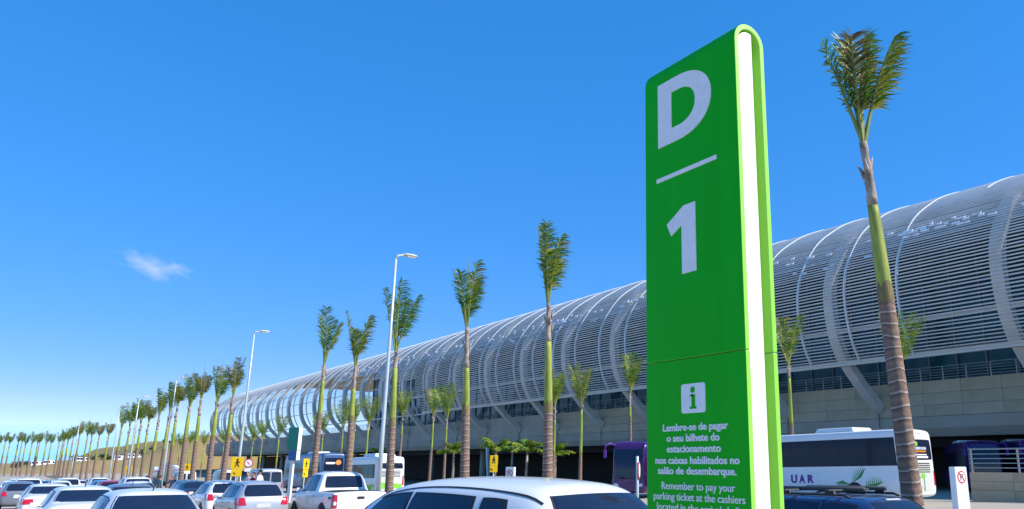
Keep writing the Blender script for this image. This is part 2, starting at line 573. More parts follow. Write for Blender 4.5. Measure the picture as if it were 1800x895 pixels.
def build_terminal():
    rnd = random.Random(4)
    T = empty('terminal_building', (-100, 62, gz(-100)))
    T.location = (0, 0, 0)
    tag(T, 'long airport terminal with a vaulted louvered canopy and curved white steel ribs', 'building')
    XR = 46.0
    # louvers
    lou = sec_resample(0.285)
    total = 0
    for i, p in enumerate(lou):
        if p.y > 74:
            break
        a = lou[max(0, i - 1)]; b = lou[min(len(lou) - 1, i + 1)]
        t = (b - a).normalized()
        nr = Vector((0, -t.z, t.y))
        if p.z < 18.6 and p.y < 57:
            x0 = -133 - (10.6 if p.z > 15.5 else 0) - (10.6 if p.z > 17.0 else 0)
        elif p.z < 20.4:
            x0 = -178 - 21.2 * (p.z > 19.6)
        else:
            x0 = -312
        c = p + nr * 0.10
        w, h = 0.062, 0.04
        tt = (t + nr * 0.35).normalized(); nn = Vector((0, -tt.z, tt.y))
        vs = []
        for x in (x0, XR):
            for k in range(6):
                an = 2 * PI * k / 6
                q = c + tt * (w * math.cos(an)) + nn * (h * math.sin(an))
                vs.append((x, q.y, q.z))
        mb = MB()
        mb.add(vs, [(k, (k + 1) % 6, 6 + (k + 1) % 6, 6 + k) for k in range(6)] + [tuple(range(6)), tuple(range(11, 5, -1))])
        mb.build('louver', 'louver', T)
        total += 1
    # thin outer ribs every 5.2 m
    fine = sec_resample(0.6)
    tn = [p for p in fine if p.y < 80 or False]
    mb = MB(); ribbon(mb, tn, -0.07, 0.07, 0.185, 0.02)
    me = mb.build('arch_rib', 'rib_white', T).data
    first = bpy.data.objects['arch_rib']
    first.location = (-36.6, 0, 0)
    for k in range(1, 53):
        o = link('arch_rib', me, T)
        o.location = (-36.6 - 5.17 * k, 0, 0)
    top = [p for p in fine if p.z > 23.2 and p.y < 80]
    mb = MB(); ribbon(mb, top, -0.07, 0.07, 0.185, 0.02)
    o = mb.build('arch_rib', 'rib_white', T); o.location = (-31.4, 0, 0)
    for x in (-26.3, -21.1):
        o2 = link('arch_rib', o.data, T); o2.location = (x, 0, 0)
    # main beams: follow the section behind the louvers and run on down to the viaduct
    low = [Vector((0, 61.0, 5.9)), Vector((0, 60.3, 6.45)), Vector((0, 59.4, 7.2)), Vector((0, 58.5, 8.0)), Vector((0, 57.5, 8.95))]
    body = [p for p in fine if p.z > 9.9 and p.y < 100]
    path = low + body
    mb = MB(); ribbon(mb, path, -0.48, 0.48, -0.06, 0.75)
    me = mb.build('main_beam', 'steel_white', T).data
    xs = [-43.7 - 10.62 * k for k in range(26)]
    ob = bpy.data.objects['main_beam']; ob.location = (xs[0], 0, 0)
    for x in xs[1:]:
        o = link('main_beam', me, T); o.location = (x, 0, 0)
    for x in (-28.4, -14.0, 0.5):
        o = link('main_beam', me, T); o.location = (x, 0, 0)
    # pipes under the beam feet
    pm = MB().tube([(0, 61.15, 5.75), (0, 61.15, 3.8)], 0.06, 8).build('drain_pipe', 'mullion', T).data
    bpy.data.objects['drain_pipe'].location = (xs[0], 0, 0)
    for x in xs[1:12] + [-28.4]:
        link('drain_pipe', pm, T).location = (x, 0, 0)
    # purlins
    def purlin(y, z, hy, hz, x0, m='fascia'):
        MB().box(((x0 + XR) / 2, y, z), (XR - x0, hy, hz)).build('purlin', m, T)
    MB().box(((-133 + XR) / 2, 56.62, 9.85), (XR + 133, 0.34, 0.42)).build('fascia', 'fascia', T)
    MB().box(((-312 - 133.6) / 2, 57.5, 9.75), (178, 0.16, 0.2)).build('purlin', 'steel_white', T)
    MB().box(((-138 + XR) / 2, 55.62, 12.5), (XR + 138, 0.22, 0.36)).build('purlin', 'fascia', T)
    for y, z in ((55.9, 12.6), (55.75, 15.2), (56.2, 17.6), (57.9, 20.0), (60.3, 21.9)):
        MB().box(((-312 - 140) / 2, y, z), (172, 0.10, 0.14)).build('purlin', 'steel_white', T)
    # roof skin
    sk = [p for p in fine if p.z > 22.2]
    mb = MB(); ribbon(mb, sk, -312, XR, -0.25, 0.33)
    mb.build('roof_skin', 'roofskin', T)
    sk = [p for p in fine if 19.2 < p.z <= 22.9 and p.y < 62]
    mb = MB(); ribbon(mb, sk, -170, XR, -0.55, 0.6)
    mb.build('roof_skin', 'roofskin', T)
    # white plates between the louvers, sunlit glints put into their colour
    mb = MB()
    for zc, yc, dens in ((20.0, 56.75, 0.42), (18.7, 55.95, 0.26)):
        x = -178.0
        while x < 20:
            if rnd.random() < (dens if x < -37 else 0.75 if zc > 19 else 0.0) * (0.4 + 0.9 * (math.sin(x * 0.35 + zc) > -0.2)):
                L = rnd.uniform(0.2, 1.1)
                dz = rnd.choice((-0.42, -0.2, 0, 0.2, 0.42))
                mb.box((x, yc + dz * 0.75, zc + dz), (L, 0.22, 0.07), Matrix.Rotation(R(50), 3, 'X'))
            x += rnd.uniform(0.15, 0.55)
    pl = mb.build('glint_plate', 'glint_white', T)
    pl['kind'] = 'stuff'
    # glass wall behind the canopy, in bays
    x = -178.0
    while x < XR - 1:
        x1 = min(XR, x + 10.62)
        MB().box(((x + x1) / 2, 64.0, 15.2), (x1 - x - 0.12, 0.10, 13.6)).build('glass_pane', 'tealglass', T)
        x = x1
    mm = MB().box((0, 63.9, 15.2), (0.12, 0.25, 13.8)).build('mullion', 'mullion', T).data
    bpy.data.objects['mullion'].location = (-178, 0, 0)
    k = 1
    while -178 + 2.655 * k < XR:
        link('mullion', mm, T).location = (-178 + 2.655 * k, 0, 0)
        k += 1
    for z in (11.2, 14.2, 17.2, 20.0):
        MB().box(((-178 + XR) / 2, 63.88, z), (XR + 178, 0.2, 0.10)).build('transom', 'mullion', T)
    # floor slabs and core behind the glass
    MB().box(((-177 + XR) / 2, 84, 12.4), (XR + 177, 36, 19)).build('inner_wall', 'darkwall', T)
    # arrivals level front
    MB().box(((-345 + XR) / 2, 82, 0.4), (XR + 345, 4, 6.4)).build('arrivals_wall', 'darkwall', T)  # near-black colour carries the deep shade under the viaduct
    return T


TERMINAL = build_terminal()


def build_viaduct():
    rnd = random.Random(8)
    V = empty('viaduct', (0, 0, 0))
    tag(V, 'raised concrete departures viaduct with steel railing in front of the terminal', 'viaduct')
    XR = 46.0
    # deck
    MB().box(((-345 + XR) / 2, 71.2, 7.6), (XR + 345, 18.6, 0.9)).build('deck', 'concrete3', V)
    MB().box(((-345 + XR) / 2, 72.0, 5.2), (XR + 345, 17.0, 2.6)).build('box_girder', 'concrete3', V)
    # front face: separate cast panels near, one long face beyond
    w, rows = 3.46, [(5.35, 6.28), (6.28, 7.26), (7.26, 8.28)]
    base = {}
    for r, (z0, z1) in enumerate(rows):
        for m in ('concrete', 'concrete2'):
            mb = MB().box((0, 0, 0), (w - 0.025, 0.34, z1 - z0 - 0.02))
            o = mb.build('concrete_panel', m, V)
            base[(r, m)] = o
    k = 0
    used = set()
    while True:
        x = -98 + w * (k + 0.5)
        if x > 8: break
        for r, (z0, z1) in enumerate(rows):
            m = rnd.choice(('concrete', 'concrete2'))
            loc = (x, 61.45 + rnd.uniform(-0.012, 0.012), (z0 + z1) / 2)
            if (r, m) not in used:
                used.add((r, m)); base[(r, m)].location = loc
            else:
                o = base[(r, m)].copy(); COL.objects.link(o); o.parent = V; o.location = loc
        k += 1
    xe = -98 + w * k
    MB().box(((xe + XR) / 2, 61.45, 6.81), (XR - xe, 0.34, 2.93)).build('concrete_face', 'concrete', V)
    MB().box(((-98.05 - 345) / 2, 61.45, 6.81), (345 - 98.05, 0.34, 2.93)).build('concrete_face', 'concrete3', V)
    # lower haunch, sloping back to the soffit
    mb = MB()
    x0, x1 = -345, XR
    pr = [(61.30, 5.33), (61.55, 4.4), (62.1, 3.72), (63.5, 3.70), (63.5, 5.33)]
    n = len(pr)
    vs = [(x, y, z) for x in (x0, x1) for y, z in pr]
    mb.add(vs, [(i, (i + 1) % n, n + (i + 1) % n, n + i) for i in range(n)] + [tuple(range(n)), tuple(range(2 * n - 1, n - 1, -1))])
    mb.build('haunch', 'concrete3', V)
    MB().box(((x0 + x1) / 2, 71.9, 3.8), (x1 - x0, 16.6, 0.2)).build('soffit', 'darkwall', V)  # underside shade is put into the dark colour
    # columns
    cm = MB().tube([(0, 66, -2.6), (0, 66, 3.72)], 0.55, 16).build('column', 'concrete3', V, smooth=True).data
    bpy.data.objects['column'].location = (-22, 0, 0)
    for k in range(1, 14):
        link('column', cm, V).location = (-22 - 21.2 * k, 0, 0)
    sc = MB().box((0, 61.2, 1.2), (0.55, 0.35, 5.6), Matrix.Rotation(R(-9), 3, 'Y')).build('raking_strut', 'steel_white', V)
    sc.location = (-117, 0, 0)
    # railing
    for z in (8.50, 8.72, 8.94, 9.16):
        MB().tube([(-345, 61.42, z), (XR, 61.42, z)], 0.03, 6).build('rail', 'rail', V)
    MB().tube([(-345, 61.42, 9.4), (XR, 61.42, 9.4)], 0.045, 6).build('rail', 'rail', V)
    pm = MB().box((0, 61.47, 8.85), (0.09, 0.05, 1.14)).build('rail_post', 'rail', V).data
    bpy.data.objects['rail_post'].location = (-10, 0, 0)
    for k in range(1, 90):
        link('rail_post', pm, V).location = (-10 - 2.1 * k, 0, 0)
    return V


build_viaduct()


def build_ramp_wall():
    W = empty('ramp_wall', (0, 0, 0))
    tag(W, 'low tan concrete ramp wall topped by a steel railing beside the coach', 'wall')
    rnd = random.Random(3)
    zs = [(-0.6, 0.18), (0.18, 0.64), (0.64, 1.10)]
    for k in range(10):
        x = -23.2 + 2.4 * k
        for z0, z1 in zs:
            MB().box((x, 42.0 + rnd.uniform(-.01, .01), (z0 + z1) / 2), (2.38, 0.3, z1 - z0 - 0.015)).build('concrete_panel', rnd.choice(('concrete', 'concrete2')), W)
    for z in (1.34, 1.58, 1.82, 2.06):
        MB().tube([(-24.4, 41.95, z), (-0.6, 41.95, z)], 0.028, 6).build('rail', 'rail', W)
    MB().tube([(-24.4, 41.95, 2.32), (-0.6, 41.95, 2.32)], 0.045, 6).build('rail', 'rail', W)
    for k in range(10):
        MB().box((-24.3 + 2.6 * k, 42.0, 1.71), (0.09, 0.05, 1.25)).build('rail_post', 'rail', W)


build_ramp_wall()

# ------------------------------------------------------------------ the green pylon sign
def text_mesh(body, width=None, size=None, bold=0.0, ext=0.003):
    cu = bpy.data.curves.new('lettering', 'FONT')
    cu.body = body
    cu.align_x = 'CENTER'
    cu.size = size or 1.0
    cu.offset = bold
    cu.extrude = ext
    cu.resolution_u = 4
    ob = bpy.data.objects.new('tmp', cu)
    COL.objects.link(ob)
    dg = bpy.context.evaluated_depsgraph_get()
    me = bpy.data.meshes.new_from_object(ob.evaluated_get(dg))
    bpy.data.objects.remove(ob)
    if width:
        xs = [v.co.x for v in me.vertices]
        k = width / (max(xs) - min(xs))
        c = (max(xs) + min(xs)) / 2
        for v in me.vertices:
            v.co.x = (v.co.x - c) * k
    me.name = 'lettering'
    return me


def lettering(body, x, z, width, size, mname, parent, y, bold=0.0, name='lettering'):
    me = text_mesh(body, width, size, bold)
    me.materials.clear()
    me.materials.append(M[mname])
    o = link(name, me, parent)
    o.rotation_euler = (R(90), 0, 0)
    o.location = (x, y, z)
    return o


def build_pylon():
    S = empty('pylon_sign', (-4.015, 3.745, gz(-4)))
    tag(S, 'tall bright green parking sign with white letter D and number 1', 'sign')
    ox, oy, oz = S.location
    X0, X1, YF, YB = -4.515 - ox, -3.515 - ox, 3.60 - oy, 3.89 - oy
    rad = (YB - YF) / 2
    ZT = 4.655 - oz            # top of arch
    zc = ZT - rad
    th = 0.040

    def hairpin(z_lo, z_hi_arch, thick, shrink=0.0):
        """cross-section profile (y,z) outer and inner loops of the folded sheet"""
        out, inn = [], []
        out.append((YF, z_lo)); inn.append((YF + thick, z_lo))
        if z_hi_arch is None:
            return out, inn
        N = 14
        for k in range(N + 1):
            a = PI - PI * k / N
            out.append((rad * math.cos(a), zc + rad * math.sin(a)))
            inn.append(((rad - thick) * math.cos(a), zc + (rad - thick) * math.sin(a)))
        out.append((YB, z_lo)); inn.append((YB - thick, z_lo))
        return out, inn

    # upper sheet wraps over the top; lower sheets are two straight panels; a thin joint between them
    zj = 2.333 - oz
    out, inn = hairpin(zj + 0.003, 1, th)
    n = len(out)
    vs = [(X0, y, z) for y, z in out] + [(X1, y, z) for y, z in out] + [(X0, y, z) for y, z in inn] + [(X1, y, z) for y, z in inn]
    fs, ms = [], []
    mb = MB()
    for i in range(n - 1):
        fs.append((i, i + 1, n + i + 1, n + i)); ms.append(0)
        fs.append((2 * n + i, 3 * n + i, 3 * n + i + 1, 2 * n + i + 1)); ms.append(1)
        fs.append((i, 2 * n + i, 2 * n + i + 1, i + 1)); ms.append(1)
        fs.append((n + i, n + i + 1, 3 * n + i + 1, 3 * n + i)); ms.append(1)
    fs += [(0, n, 3 * n, 2 * n), (n - 1, 3 * n - 1, 4 * n - 1, 2 * n - 1)]
    ms += [1, 1]
    mb.v = vs; mb.f = fs; mb.m = ms
    o = mb.build('upper_shell', ['sign_green', 'sign_green_lit'], S)
    bevel(o, 0.006, 2)
    for nm, y0, y1 in (('front_panel', YF, YF + th), ('back_panel', YB - th, YB)):
        mb = MB()
        mb.box(((X0 + X1) / 2, (y0 + y1) / 2, (zj - 0.003) / 2 + 0.02), (X1 - X0, th, zj - 0.003 - 0.04))
        mb.m = [1, 1, 0 if nm == 'front_panel' else 1, 1, 0 if nm == 'back_panel' else 1, 1]
        o = mb.build(nm, ['sign_green', 'sign_green_lit'], S)
        bevel(o, 0.005, 2)
    # white inner core, set back from both ends
    mb = MB()
    poly = []
    ri = rad - th - 0.004
    prof = [(-ri, 0.05)] + [(ri * math.cos(PI - PI * k / 12), zc + ri * math.sin(PI - PI * k / 12) - 0.012) for k in range(13)] + [(ri, 0.05)]
    # core only spans the front part of the fold; the back half stays open
    prof = [(y if y < 0.035 else 0.035, z) for y, z in prof]
    nn = len(prof)
    vs = [(x, y, z) for x in (X0 + 0.04, X1 - 0.014) for y, z in prof]
    mb.add(vs, [(i, (i + 1) % nn, nn + (i + 1) % nn, nn + i) for i in range(nn)] + [tuple(range(nn)), tuple(range(2 * nn - 1, nn - 1, -1))])
    mb.build('inner_core', 'sign_white', S)
    mb = MB(); mb.box((0, 0, 0.01), (1.3, 0.6, 0.06)); bevel(mb.build('base_plinth', 'kerb', S), 0.01)
    # the D
    yl = YF - 0.0015
    def ring(xa, xb, za, zb, xs):
        cz, hb = (za + zb) / 2, (zb - za) / 2
        pts = [(xa, za)]
        N = 22
        for k in range(N + 1):
            a = -PI / 2 + PI * k / N
            ex = 0.92
            pts.append((xs + (xb - xs) * (abs(math.cos(a)) ** ex), cz + hb * math.copysign(abs(math.sin(a)) ** ex, math.sin(a))))
        pts.append((xa, zb))
        return pts
    outr = ring(-4.352 - ox, -3.762 - ox, 3.945 - oz, 4.462 - oz, -4.13 - ox)
    innr = ring(-4.195 - ox, -3.930 - ox, 4.060 - oz, 4.350 - oz, -4.12 - ox)
    n = len(outr)
    mb = MB()
    vs = []
    for y in (yl - 0.004, YF + 0.004):
        vs += [(x, y, z) for x, z in outr] + [(x, y, z) for x, z in innr]
    fs = []
    for i in range(n):
        j = (i + 1) % n
        fs += [(i, j, n + j, n + i), (i, 2 * n + i, 2 * n + j, j), (n + i, n + j, 3 * n + j, 3 * n + i)]
    mb.add(vs, fs)
    mb.build('letter_d', 'sign_letter', S)
    # rule and the 1
    MB().box((-4.05 - ox, yl - 0.001, 3.687 - oz), (0.65, 0.006, 0.032)).build('rule', 'sign_letter', S)
    poly = [(-4.101, 2.925), (-3.953, 2.925), (-3.953, 3.424), (-4.075, 3.424), (-4.262, 3.322), (-4.215, 3.226), (-4.101, 3.283)]
    mb = MB()
    k = len(poly)
    vs = [(x - ox, yl - 0.004, z - oz) for x, z in poly] + [(x - ox, YF + 0.004, z - oz) for x, z in poly]
    mb.add(vs, [tuple(range(k))] + [(i, (i + 1) % k, k + (i + 1) % k, k + i) for i in range(k)])
    mb.build('number_one', 'sign_letter', S)
    # information square
    cx, cz, h = -4.013 - ox, 2.061 - oz, 0.0
    w2, h2, rr = 0.119, 0.097, 0.02
    poly = []
    for sx, sz, a0 in ((1, 1, 0), (-1, 1, 90), (-1, -1, 180), (1, -1, 270)):
        for q in range(5):
            a = R(a0 + 22.5 * q)
            poly.append((cx + sx * (w2 - rr) + rr * math.cos(a), cz + sz * (h2 - rr) + rr * math.sin(a)))
    k = len(poly)
    mb = MB()
    mb.add([(x, yl - 0.003, z) for x, z in poly] + [(x, YF + 0.004, z) for x, z in poly],
           [tuple(range(k))] + [(i, (i + 1) % k, k + (i + 1) % k, k + i) for i in range(k)])
    sq = mb.build('information_square', 'sign_letter', S)
    mb = MB()
    yy = yl - 0.0045
    mb.box((cx + 0.004, yy, cz - 0.018), (0.034, 0.003, 0.082))
    mb.box((cx - 0.010, yy, cz + 0.018), (0.03, 0.003, 0.014))
    mb.box((cx, yy, cz - 0.064), (0.066, 0.003, 0.013))
    mb.lathe([(0.021, yy - 0.0015), (0.021, yy + 0.0015)], 16, 'y', (cx - 0.001, 0, cz + 0.055))
    mb.build('letter_i', 'sign_green', sq)
    # text
    rows = [('Lembre-se de pagar', -4.009, 1.853, 0.640), ('o seu bilhete do', -4.030, 1.783, 0.520),
            ('estacionamento', -4.025, 1.713, 0.530), ('nos caixas habilitados no', -4.006, 1.638, 0.816),
            ('salão de desembarque.', -4.008, 1.571, 0.760)]
    for t, x, z, w in rows:
        lettering(t, x - ox, z - oz, w, 0.066, 'sign_letter', S, yl - 0.001, bold=0.0016)
    rows = [('Remember to pay your', -3.997, 1.472, 0.704), ('parking ticket at the cashiers', -3.998, 1.404, 0.874),
            ('located in the arrivals hall.', -4.0, 1.336, 0.80)]
    for t, x, z, w in rows:
        lettering(t, x - ox, z - oz, w, 0.068, 'sign_letter', S, yl - 0.001, bold=0.0004)


build_pylon()


# ------------------------------------------------------------------ palms
WIND = Vector((0.85, 0.5, -0.12)).normalized()


def frond_mesh(rnd, base, az, tilt, L, wind, leaf, bare=0.28, ll=0.62, dens=46, droop=0.25, curl=0.25):
    """one pinnate frond: petiole + leaflets blown by the wind"""
    mb = MB()
    d = Vector((math.cos(az) * math.sin(tilt), math.sin(az) * math.sin(tilt), math.cos(tilt)))
    out = Vector((math.cos(az), math.sin(az), 0))
    pts, p = [], Vector(base)
    N = 10
    for i in range(N + 1):
        pts.append(p.copy())
        t = i / N
        dd = (d + out * (curl * t) + WIND * (wind * 0.25 * t * t)).normalized()
        p = p + dd * (L / N)
    rad = [0.045 * (1 - 0.86 * i / N) + 0.005 for i in range(N + 1)]
    mb.tube(pts, rad, 5, 0)
    side = d.cross(out)
    if side.length < 0.05:
        side = Vector((-math.sin(az), math.cos(az), 0))
    side.normalize()
    for k in range(dens):
        t = bare + (1 - bare) * (k + rnd.random() * 0.6) / dens
        f = t * N
        i = min(N - 1, int(f))
        q = pts[i].lerp(pts[i + 1], f - i)
        tan = (pts[i + 1] - pts[i]).normalized()
        s = (t - bare) / (1 - bare)
        ln = ll * (0.35 + 0.65 * math.sin(PI * min(1, 0.16 + 0.84 * s) * 0.93)) * rnd.uniform(0.75, 1.15)
        for sg in (-1, 1):
            if rnd.random() < 0.12:
                continue
            dr = (side * sg * rnd.uniform(0.65, 1.0) + tan * rnd.uniform(0.35, 0.75) + WIND * wind * rnd.uniform(0.6, 1.2)
                  + out * rnd.uniform(-0.25, 0.35) + Vector((rnd.uniform(-.15, .15), rnd.uniform(-.15, .15), 0))).normalized()
            w = 0.019 * rnd.uniform(0.7, 1.3)
            nv = dr.cross(tan)
            if nv.length < 1e-3:
                continue
            nv = nv.cross(dr).normalized()
            a = q
            b = q + dr * ln * 0.5 + WIND * (wind * ln * 0.08)
            c = q + dr * ln + WIND * (wind * ln * 0.22) - Vector((0, 0, droop * ln * rnd.uniform(0.5, 1.3)))
            mb.add([a + nv * w * 0.6, a - nv * w * 0.6, b - nv * w, b + nv * w, c], [(0, 1, 2, 3), (3, 2, 4)], 1)
    return mb, leaf


def make_palm(seed, kind):
    """10 m palm at the origin. kind: front, back"""
    rnd = random.Random(seed)
    P = empty('royal_palm')
    if kind == 'near':
        b0, b1, b2 = 4.70, 6.55, 7.80
        r0 = 0.188
    elif kind == 'front':
        b0, b1, b2 = rnd.uniform(3.6, 4.4), rnd.uniform(5.6, 6.4), rnd.uniform(6.7, 7.3)
        r0 = rnd.uniform(0.165, 0.195)
    else:
        b0, b1, b2 = rnd.uniform(2.6, 5.0), rnd.uniform(5.4, 6.2), rnd.uniform(6.4, 7.0)
        r0 = rnd.uniform(0.125, 0.155)
    bx, by = rnd.uniform(-0.1, 0.1), rnd.uniform(-0.1, 0.1)

    def ax(z):
        t = z / 8
        return Vector((bx * math.sin(t * 2.4), by * math.sin(t * 2.2), z))
    pts, rad = [], []
    z = -0.15
    k = 0
    while z < b0:
        s = max(0, z) / b0
        r = r0 * (1.0 - 0.24 * s) + 0.07 * math.exp(-max(0, z) / 0.35)
        pts.append(ax(z)); rad.append(r * (1.035 if k % 2 else 0.985)); z += 0.1075; k += 1
    pts.append(ax(b0)); rad.append(r0 * 0.76)
    MB().tube(pts, rad, 14).build('trunk', 'bark', P, smooth=True)
    pts, rad = [], []
    for i in range(9):
        s = i / 8
        pts.append(ax(b0 + (b1 - b0) * s)); rad.append(r0 * (0.755 + 0.05 * math.sin(PI * s * 0.8) - 0.26 * s))
    MB().tube(pts, rad, 14).build('crownshaft', 'shaft' if kind != 'back' else 'shaft_far', P, smooth=True)
    # fibrous collar where the lowest leaf base has split away
    mb = MB()
    nseg = 18
    vs = []
    for j in range(4):
        for k in range(nseg):
            a = 2 * PI * k / nseg
            zz = b0 + (-0.10, -0.02, 0.10, 0.22)[j] + (rnd.uniform(-.09, .09) if j == 3 else rnd.uniform(-.02, .02))
            rr_ = r0 * (0.785, 0.81, 0.80, 0.785)[j]
            c = ax(zz)
            vs.append((c.x + rr_ * math.cos(a), c.y + rr_ * math.sin(a), zz))
    mb.add(vs, [(j * nseg + k, j * nseg + (k + 1) % nseg, (j + 1) * nseg + (k + 1) % nseg, (j + 1) * nseg + k) for j in range(3) for k in range(nseg)])
    mb.build('fibre_collar', 'fibre', P, smooth=True)
    mb = MB()
    pts, rad = [], []
    for i in range(9):
        s = i / 8
        pts.append(ax(b1 - 0.06 + (b2 - b1 + 0.06) * s) + Vector((rnd.uniform(-.012, .012), rnd.uniform(-.012, .012), 0)))
        rad.append(r0 * (0.55 - 0.18 * s) * rnd.uniform(0.92, 1.12))
    mb.tube(pts, rad, 10)
    for i in range(4):          # torn sheath ends standing off the stem
        a = rnd.uniform(0, 2 * PI); zz = b1 + (b2 - b1) * rnd.uniform(0.15, 0.8)
        o = Vector((math.cos(a), math.sin(a), 0))
        c = ax(zz) + o * r0 * 0.45
        mb.tube([c, c + o * 0.04 + Vector((0, 0, 0.15)), c + o * 0.11 + Vector((0, 0, 0.3))], [0.045, 0.035, 0.008], 5)
    mb.build('dry_sheath', 'sheath', P, smooth=True)
    top = ax(b2 - 0.1)
    if kind == 'near':
        spec = [(R(228), R(12), 2.35, 'leaf_green', 0.25), (R(170), R(5), 2.5, 'leaf_olive', 0.40), (R(20), R(3), 2.4, 'leaf_green', 0.6),
                (R(45), R(16), 2.45, 'leaf_olive', 0.8), (R(-60), R(4), 2.3, 'leaf_brown', 0.4)]
        for az, ti, L, lf, wd in spec:
            mb, lf = frond_mesh(rnd, top, az, ti, L, wd, lf, bare=0.32, ll=0.58, dens=66, droop=0.2, curl=0.10)
            mb.build('frond', ['petiole', lf], P, fixn=False)
    elif kind == 'front':
        n = rnd.choice((4, 4, 5, 5))
        a0 = rnd.uniform(0, 6)
        for i in range(n):
            az = a0 + 2 * PI * i / n + rnd.uniform(-.4, .4)
            lf = rnd.choice(('leaf_green', 'leaf_green', 'leaf_olive', 'leaf_brown'))
            mb, lf = frond_mesh(rnd, top, az, R(rnd.uniform(3, 14)), (10 - b2) * rnd.uniform(0.66, 1.04), rnd.uniform(0.25, 1.0), lf,
                                bare=rnd.uniform(0.22, 0.38), ll=rnd.uniform(0.52, 0.74), dens=46, droop=rnd.uniform(0.1, 0.4), curl=0.12)
            mb.build('frond', ['petiole', lf], P, fixn=False)
        # the unopened spear
        if rnd.random() < 0.6:
            MB().tube([top, top + Vector((0.02, 0.0, 1.2)), top + Vector((0.04, 0.02, (10 - b2) * 1.06))], [0.035, 0.025, 0.008], 5).build('spear_leaf', 'petiole', P)
    else:
        n = rnd.choice((5, 6, 7))
        a0 = rnd.uniform(0, 6)
        for i in range(n):
            az = a0 + 2 * PI * i / n + rnd.uniform(-.4, .4)
            lf = rnd.choice(('leaf_fresh', 'leaf_fresh', 'leaf_green', 'leaf_olive'))
            mb, lf = frond_mesh(rnd, top, az, R(rnd.uniform(5, 18)), (10 - b2) * rnd.uniform(0.8, 1.0), rnd.uniform(0.25, 0.5), lf,
                                bare=rnd.uniform(0.16, 0.26), ll=0.76, dens=40, droop=0.3, curl=0.22)
            mb.build('frond', ['petiole', lf], P, fixn=False)
    return P


def place(root, first, loc, rz, s, label, cat, group=None):
    o = root if first else copy_tree(root)
    o.location = loc
    o.rotation_euler = (0, 0, rz)
    o.scale = s if isinstance(s, (tuple, list)) else (s, s, s)
    tag(o, label, cat, group)
    return o


def build_palms():
    rnd = random.Random(21)
    p = make_palm(5, 'near')
    place(p, True, (-8.2, 12.3, gz(-8.2) + 0.10), 0, 0.965, 'largest royal palm with thick ringed trunk standing behind the dark blue wagon', 'palm tree')
    p.rotation_euler = (R(2.6), R(-2.0), 0)          # leans a little towards the lot
    protos = [make_palm(100 + i, 'front') for i in range(8)]
    used = set()
    row = [(-19.7, 8.9), (-25.1, 8.9), (-31.4, 9.4), (-36.7, 9.0), (-41.7, 9.9), (-61.4, 9.8), (-66.3, 10.2), (-72.7, 10.5), (-78.3, 10.9),
           (-84.8, 10.8), (-89.0, 10.6), (-96.0, 10.6), (-101.8, 10.0), (-107.4, 10.4), (-112.9, 10.7), (-118.4, 10.7), (-129.1, 11.0),
           (-144.1, 10.3), (-156.8, 10.5), (-171.7, 10.9), (-182.8, 11.3), (-204.6, 12.2), (-222, 12), (-236, 12.4), (-250, 12), (-264, 12.2), (-279, 12)]
    labs = {0: 'royal palm with ringed trunk standing between the pylon sign and the white no-parking totem',
            1: 'royal palm with ringed trunk beside the yellow sign on a thin post',
            2: 'royal palm with ringed trunk right beside the lamp pole at the minibus rear',
            3: 'royal palm with ringed trunk standing before the side of the white minibus',
            4: 'royal palm with ringed trunk standing before the rear of the navy coach'}
    for i, (x, h) in enumerate(row):
        k = i if i < 8 else rnd.randrange(8)
        first = k not in used
        used.add(k)
        po = place(protos[k], first, (x, 12.3 + rnd.uniform(-.15, .15), gz(x) + 0.1), rnd.uniform(-0.6, 0.5), h / 10.0,
              labs.get(i, 'tall royal palm with ringed trunk in the dense row beyond the double yellow sign'), 'palm tree', 'royal palms in the front row')
        if i > 4:
            po.scale = (h / 10 * 1.08, h / 10 * 1.08, h / 10)
        ln = (1.3, 2.2, 1.3, 0.6, 0.2)[i] if i < 5 else rnd.uniform(-0.5, 0.8)
        tilt = Matrix.Rotation(R(ln), 4, Vector((0.79, -0.61, 0)))       # slight lean, each its own
        po.rotation_euler = (tilt @ Matrix.Rotation(po.rotation_euler.z, 4, 'Z')).to_euler()
    for x, y, h in ((-288, 1.5, 12.0), (-287.5, 3.2, 12.3), (-286, 5.0, 12.0), (-285, 6.4, 12.4), (-240, -0.8, 10.5), (-292, 8.2, 12.2), (-284, 9.6, 12.6), (-290, 10.9, 12.0), (-286, 0.3, 12.2), (-294, 4.2, 12.5), (-270, 7.2, 11.6)):
        k = rnd.randrange(6)
        place(protos[k], False, (x, y, gz(x) - 0.05), rnd.uniform(-0.35, 0.35), (h / 10 * 1.08, h / 10 * 1.08, h / 10.0),
              'distant royal palm with wind-blown crown beyond the far end of the lot', 'palm tree', 'distant royal palms past the lot')
    protos = [make_palm(300 + i, 'back') for i in range(5)]
    used = set()
    row2 = [(-27.1, 11.1), (-35.2, 12.4), (-52.3, 11.8), (-59.5, 11.4), (-63.9, 11.3), (-86.7, 12.2), (-90.7, 12.5), (-99.9, 13.0), (-112.9, 13.0),
            (-118.3, 13.2), (-123.3, 13.0), (-132.0, 12.3), (-137, 12.0), (-158.1, 12.7), (-170.0, 12.2), (-178.2, 12.0), (-190, 12), (-205, 12), (-228, 11.8), (-247, 12.4), (-262, 12), (-275, 13)]
    for i, (x, h) in enumerate(row2):
        k = i % 5
        first = k not in used
        used.add(k)
        place(protos[k], first, (x, 40.0 + rnd.uniform(-.2, .2), gz(x)), rnd.uniform(0, 6.28), h / 10.0,
              {0: 'slender young palm half hidden behind the largest royal palm', 1: 'slender young palm rising behind the roof of the white coach',
               2: 'slender young palm rising behind the roof of the purple coach'}.get(i, 'slender young palm with green crownshaft in the row before the terminal viaduct'), 'palm tree', 'slender palms in the row before the viaduct')


build_palms()


